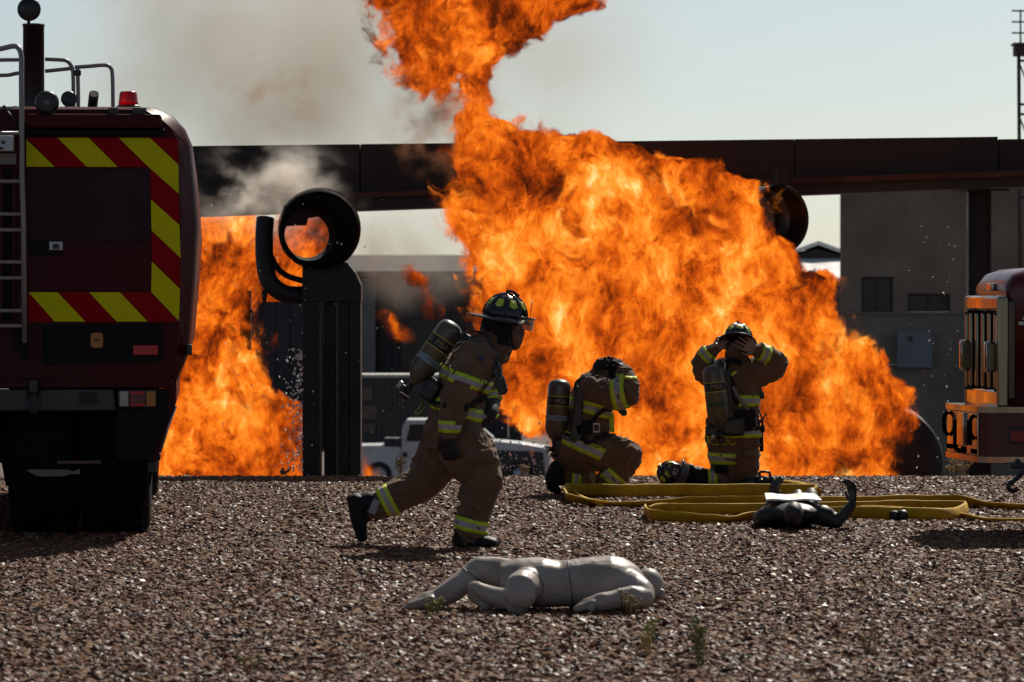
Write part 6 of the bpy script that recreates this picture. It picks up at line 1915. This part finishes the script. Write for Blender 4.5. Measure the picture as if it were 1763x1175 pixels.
left_rows = [(340, 330, 441), (375, 330, 441), (420, 325, 440), (470, 320, 438), (520, 310, 434), (580, 295, 432), (640, 280, 440), (680, 272, 478), (720, 268, 512), (760, 262, 526), (835, 255, 530)]
flames('flames', 'orange flames between the big fire engine and the steel stand', 50.8, left_rows,
       [(340, 0.5), (835, 0.8)], seed=17.3, hot=-0.02)
flames('flames', 'wisp of flame seen through the ring shaped engine', 50.6, [(350, 500, 600), (380, 470, 590), (430, 455, 585), (470, 450, 560), (500, 455, 530), (520, 462, 515)],
       [(350, 0.3), (520, 0.3)], seed=29.0, hot=-0.10, fine=1.3, ragged=0.25)
flames('flames', 'small torn flame flying left of the runner and his air cylinder', 46.0, [(532, 648, 672), (548, 652, 690), (565, 664, 706), (582, 680, 712), (592, 690, 708)],
       [(532, 0.10), (565, 0.16), (592, 0.1)], seed=41.0, hot=-0.04, fine=1.7, ragged=0.12, warp=0.4, pad=0.08)
flames('flames', 'dull red flame curling under the smoke beside the main flames', 46.4, [(455, 690, 730), (480, 694, 744), (505, 715, 745), (535, 716, 752), (550, 725, 750)],
       [(455, 0.12), (500, 0.2), (550, 0.1)], seed=53.0, hot=-0.22, fine=1.5, ragged=0.16, warp=0.5, pad=0.1)
flames('flames', 'low lick of flame at the right foot of the steel stand', 44.9, [(755, 622, 632), (785, 618, 640), (810, 616, 650), (835, 614, 655)],
       [(755, 0.1), (835, 0.18)], seed=61.0, hot=0.02, fine=1.6, ragged=0.10, warp=0.3, pad=0.08)
# ------------------------------------------------------------------ steam and smoke
def smoke(name, label, box, y, dy, color, dens, scale, lo, hi, aniso=0.5, seed=0.0, edge=0.5, step=0.6, absorb=None, prof=None, stretch=(1, 1, 1)):
    """box: (px0, py0, px1, py1); a soft cloud filling an ellipsoid there, dy metres thick, thinning towards its edge."""
    a, b = P(box[0], box[3], y), P(box[2], box[1], y)
    c = (a + b) / 2; h = Vector(((b.x - a.x) / 2, dy / 2, (b.z - a.z) / 2))
    mb = MB(); mb.ball((0, 0, 0), 1.0, sub=3)
    me = mb.mesh(name)
    m = bpy.data.materials.new(name)
    m.use_nodes = True
    m.cycles.volume_step_rate = step
    t = NT(m.node_tree); t.n.remove(t.n['Principled BSDF']); out = t.n['Material Output']
    tc = t.new('ShaderNodeTexCoord')
    geo = t.new('ShaderNodeNewGeometry')
    p = t.vmath('ADD', geo.outputs['Position'], (seed, seed * 0.3, -seed))
    w = t.noise(p, scale * 0.7, 2, 0.5)
    q = t.vmath('ADD', p, t.vmath('SCALE', t.vmath('SUBTRACT', w.outputs['Color'], (0.5, 0.5, 0.5)), s=0.9 / scale))
    n = t.noise(t.vmath('MULTIPLY', q, stretch), scale, 5, 0.6)
    ln = t.new('ShaderNodeVectorMath', operation='LENGTH'); t.put(ln.inputs[0], tc.outputs['Object'])
    fall = t.maprange(ln.outputs['Value'], 1.0 - edge, 1.0, 1.0, 0.0, 'SMOOTHSTEP')
    d = t.math('MULTIPLY', t.maprange(n.outputs[0], lo, hi, 0, 1, 'SMOOTHSTEP'), t.math('MULTIPLY', fall, dens))
    pv = t.new('ShaderNodeVolumePrincipled')
    pv.inputs['Color'].default_value = (*color, 1)
    pv.inputs['Anisotropy'].default_value = aniso
    t.put(pv.inputs['Density'], d)
    t.put(out.inputs['Volume'], pv.outputs[0])
    o = link(name, me, m)
    o.location = c; o.scale = h
    tag(o, label, kind='stuff'); o['category'] = name
    return o
smoke('steam', 'pale sunlit steam drifting off the ring shaped engine', (290, 215, 650, 450), 46.3, 1.2, (0.99, 0.955, 0.88), 6.0, 2.2, 0.44, 0.74, 0.5, 2.0, 1.0, 0.4, stretch=(0.8, 1, 1.15))
smoke('smoke', 'thin grey brown smoke hanging over the beam at the left', (-60, -260, 1250, 400), 55.0, 5.0, (0.68, 0.63, 0.53), 0.8, 0.50, 0.28, 0.72, 0.2, 9.0, 0.6, 1.2)
smoke('smoke', 'grey smoke under the beam between the steel stand and the main flames', (560, 330, 850, 560), 50.5, 2.5, (0.6, 0.55, 0.48), 1.0, 1.2, 0.42, 0.68, 0.2, 4.0, 0.6, 1.0)
smoke('smoke', 'faint brown wisps of smoke drifting high left of the flame column', (330, 70, 640, 240), 46.0, 0.8, (0.42, 0.22, 0.10), 2.2, 3.2, 0.50, 0.72, 0.2, 31.0, 0.7, 1.0)
smoke('smoke', 'torn brown smoke round the narrow neck of the flame column', (640, 90, 900, 330), 44.6, 0.8, (0.42, 0.24, 0.13), 4.0, 3.4, 0.47, 0.70, 0.2, 44.0, 0.6, 1.0)
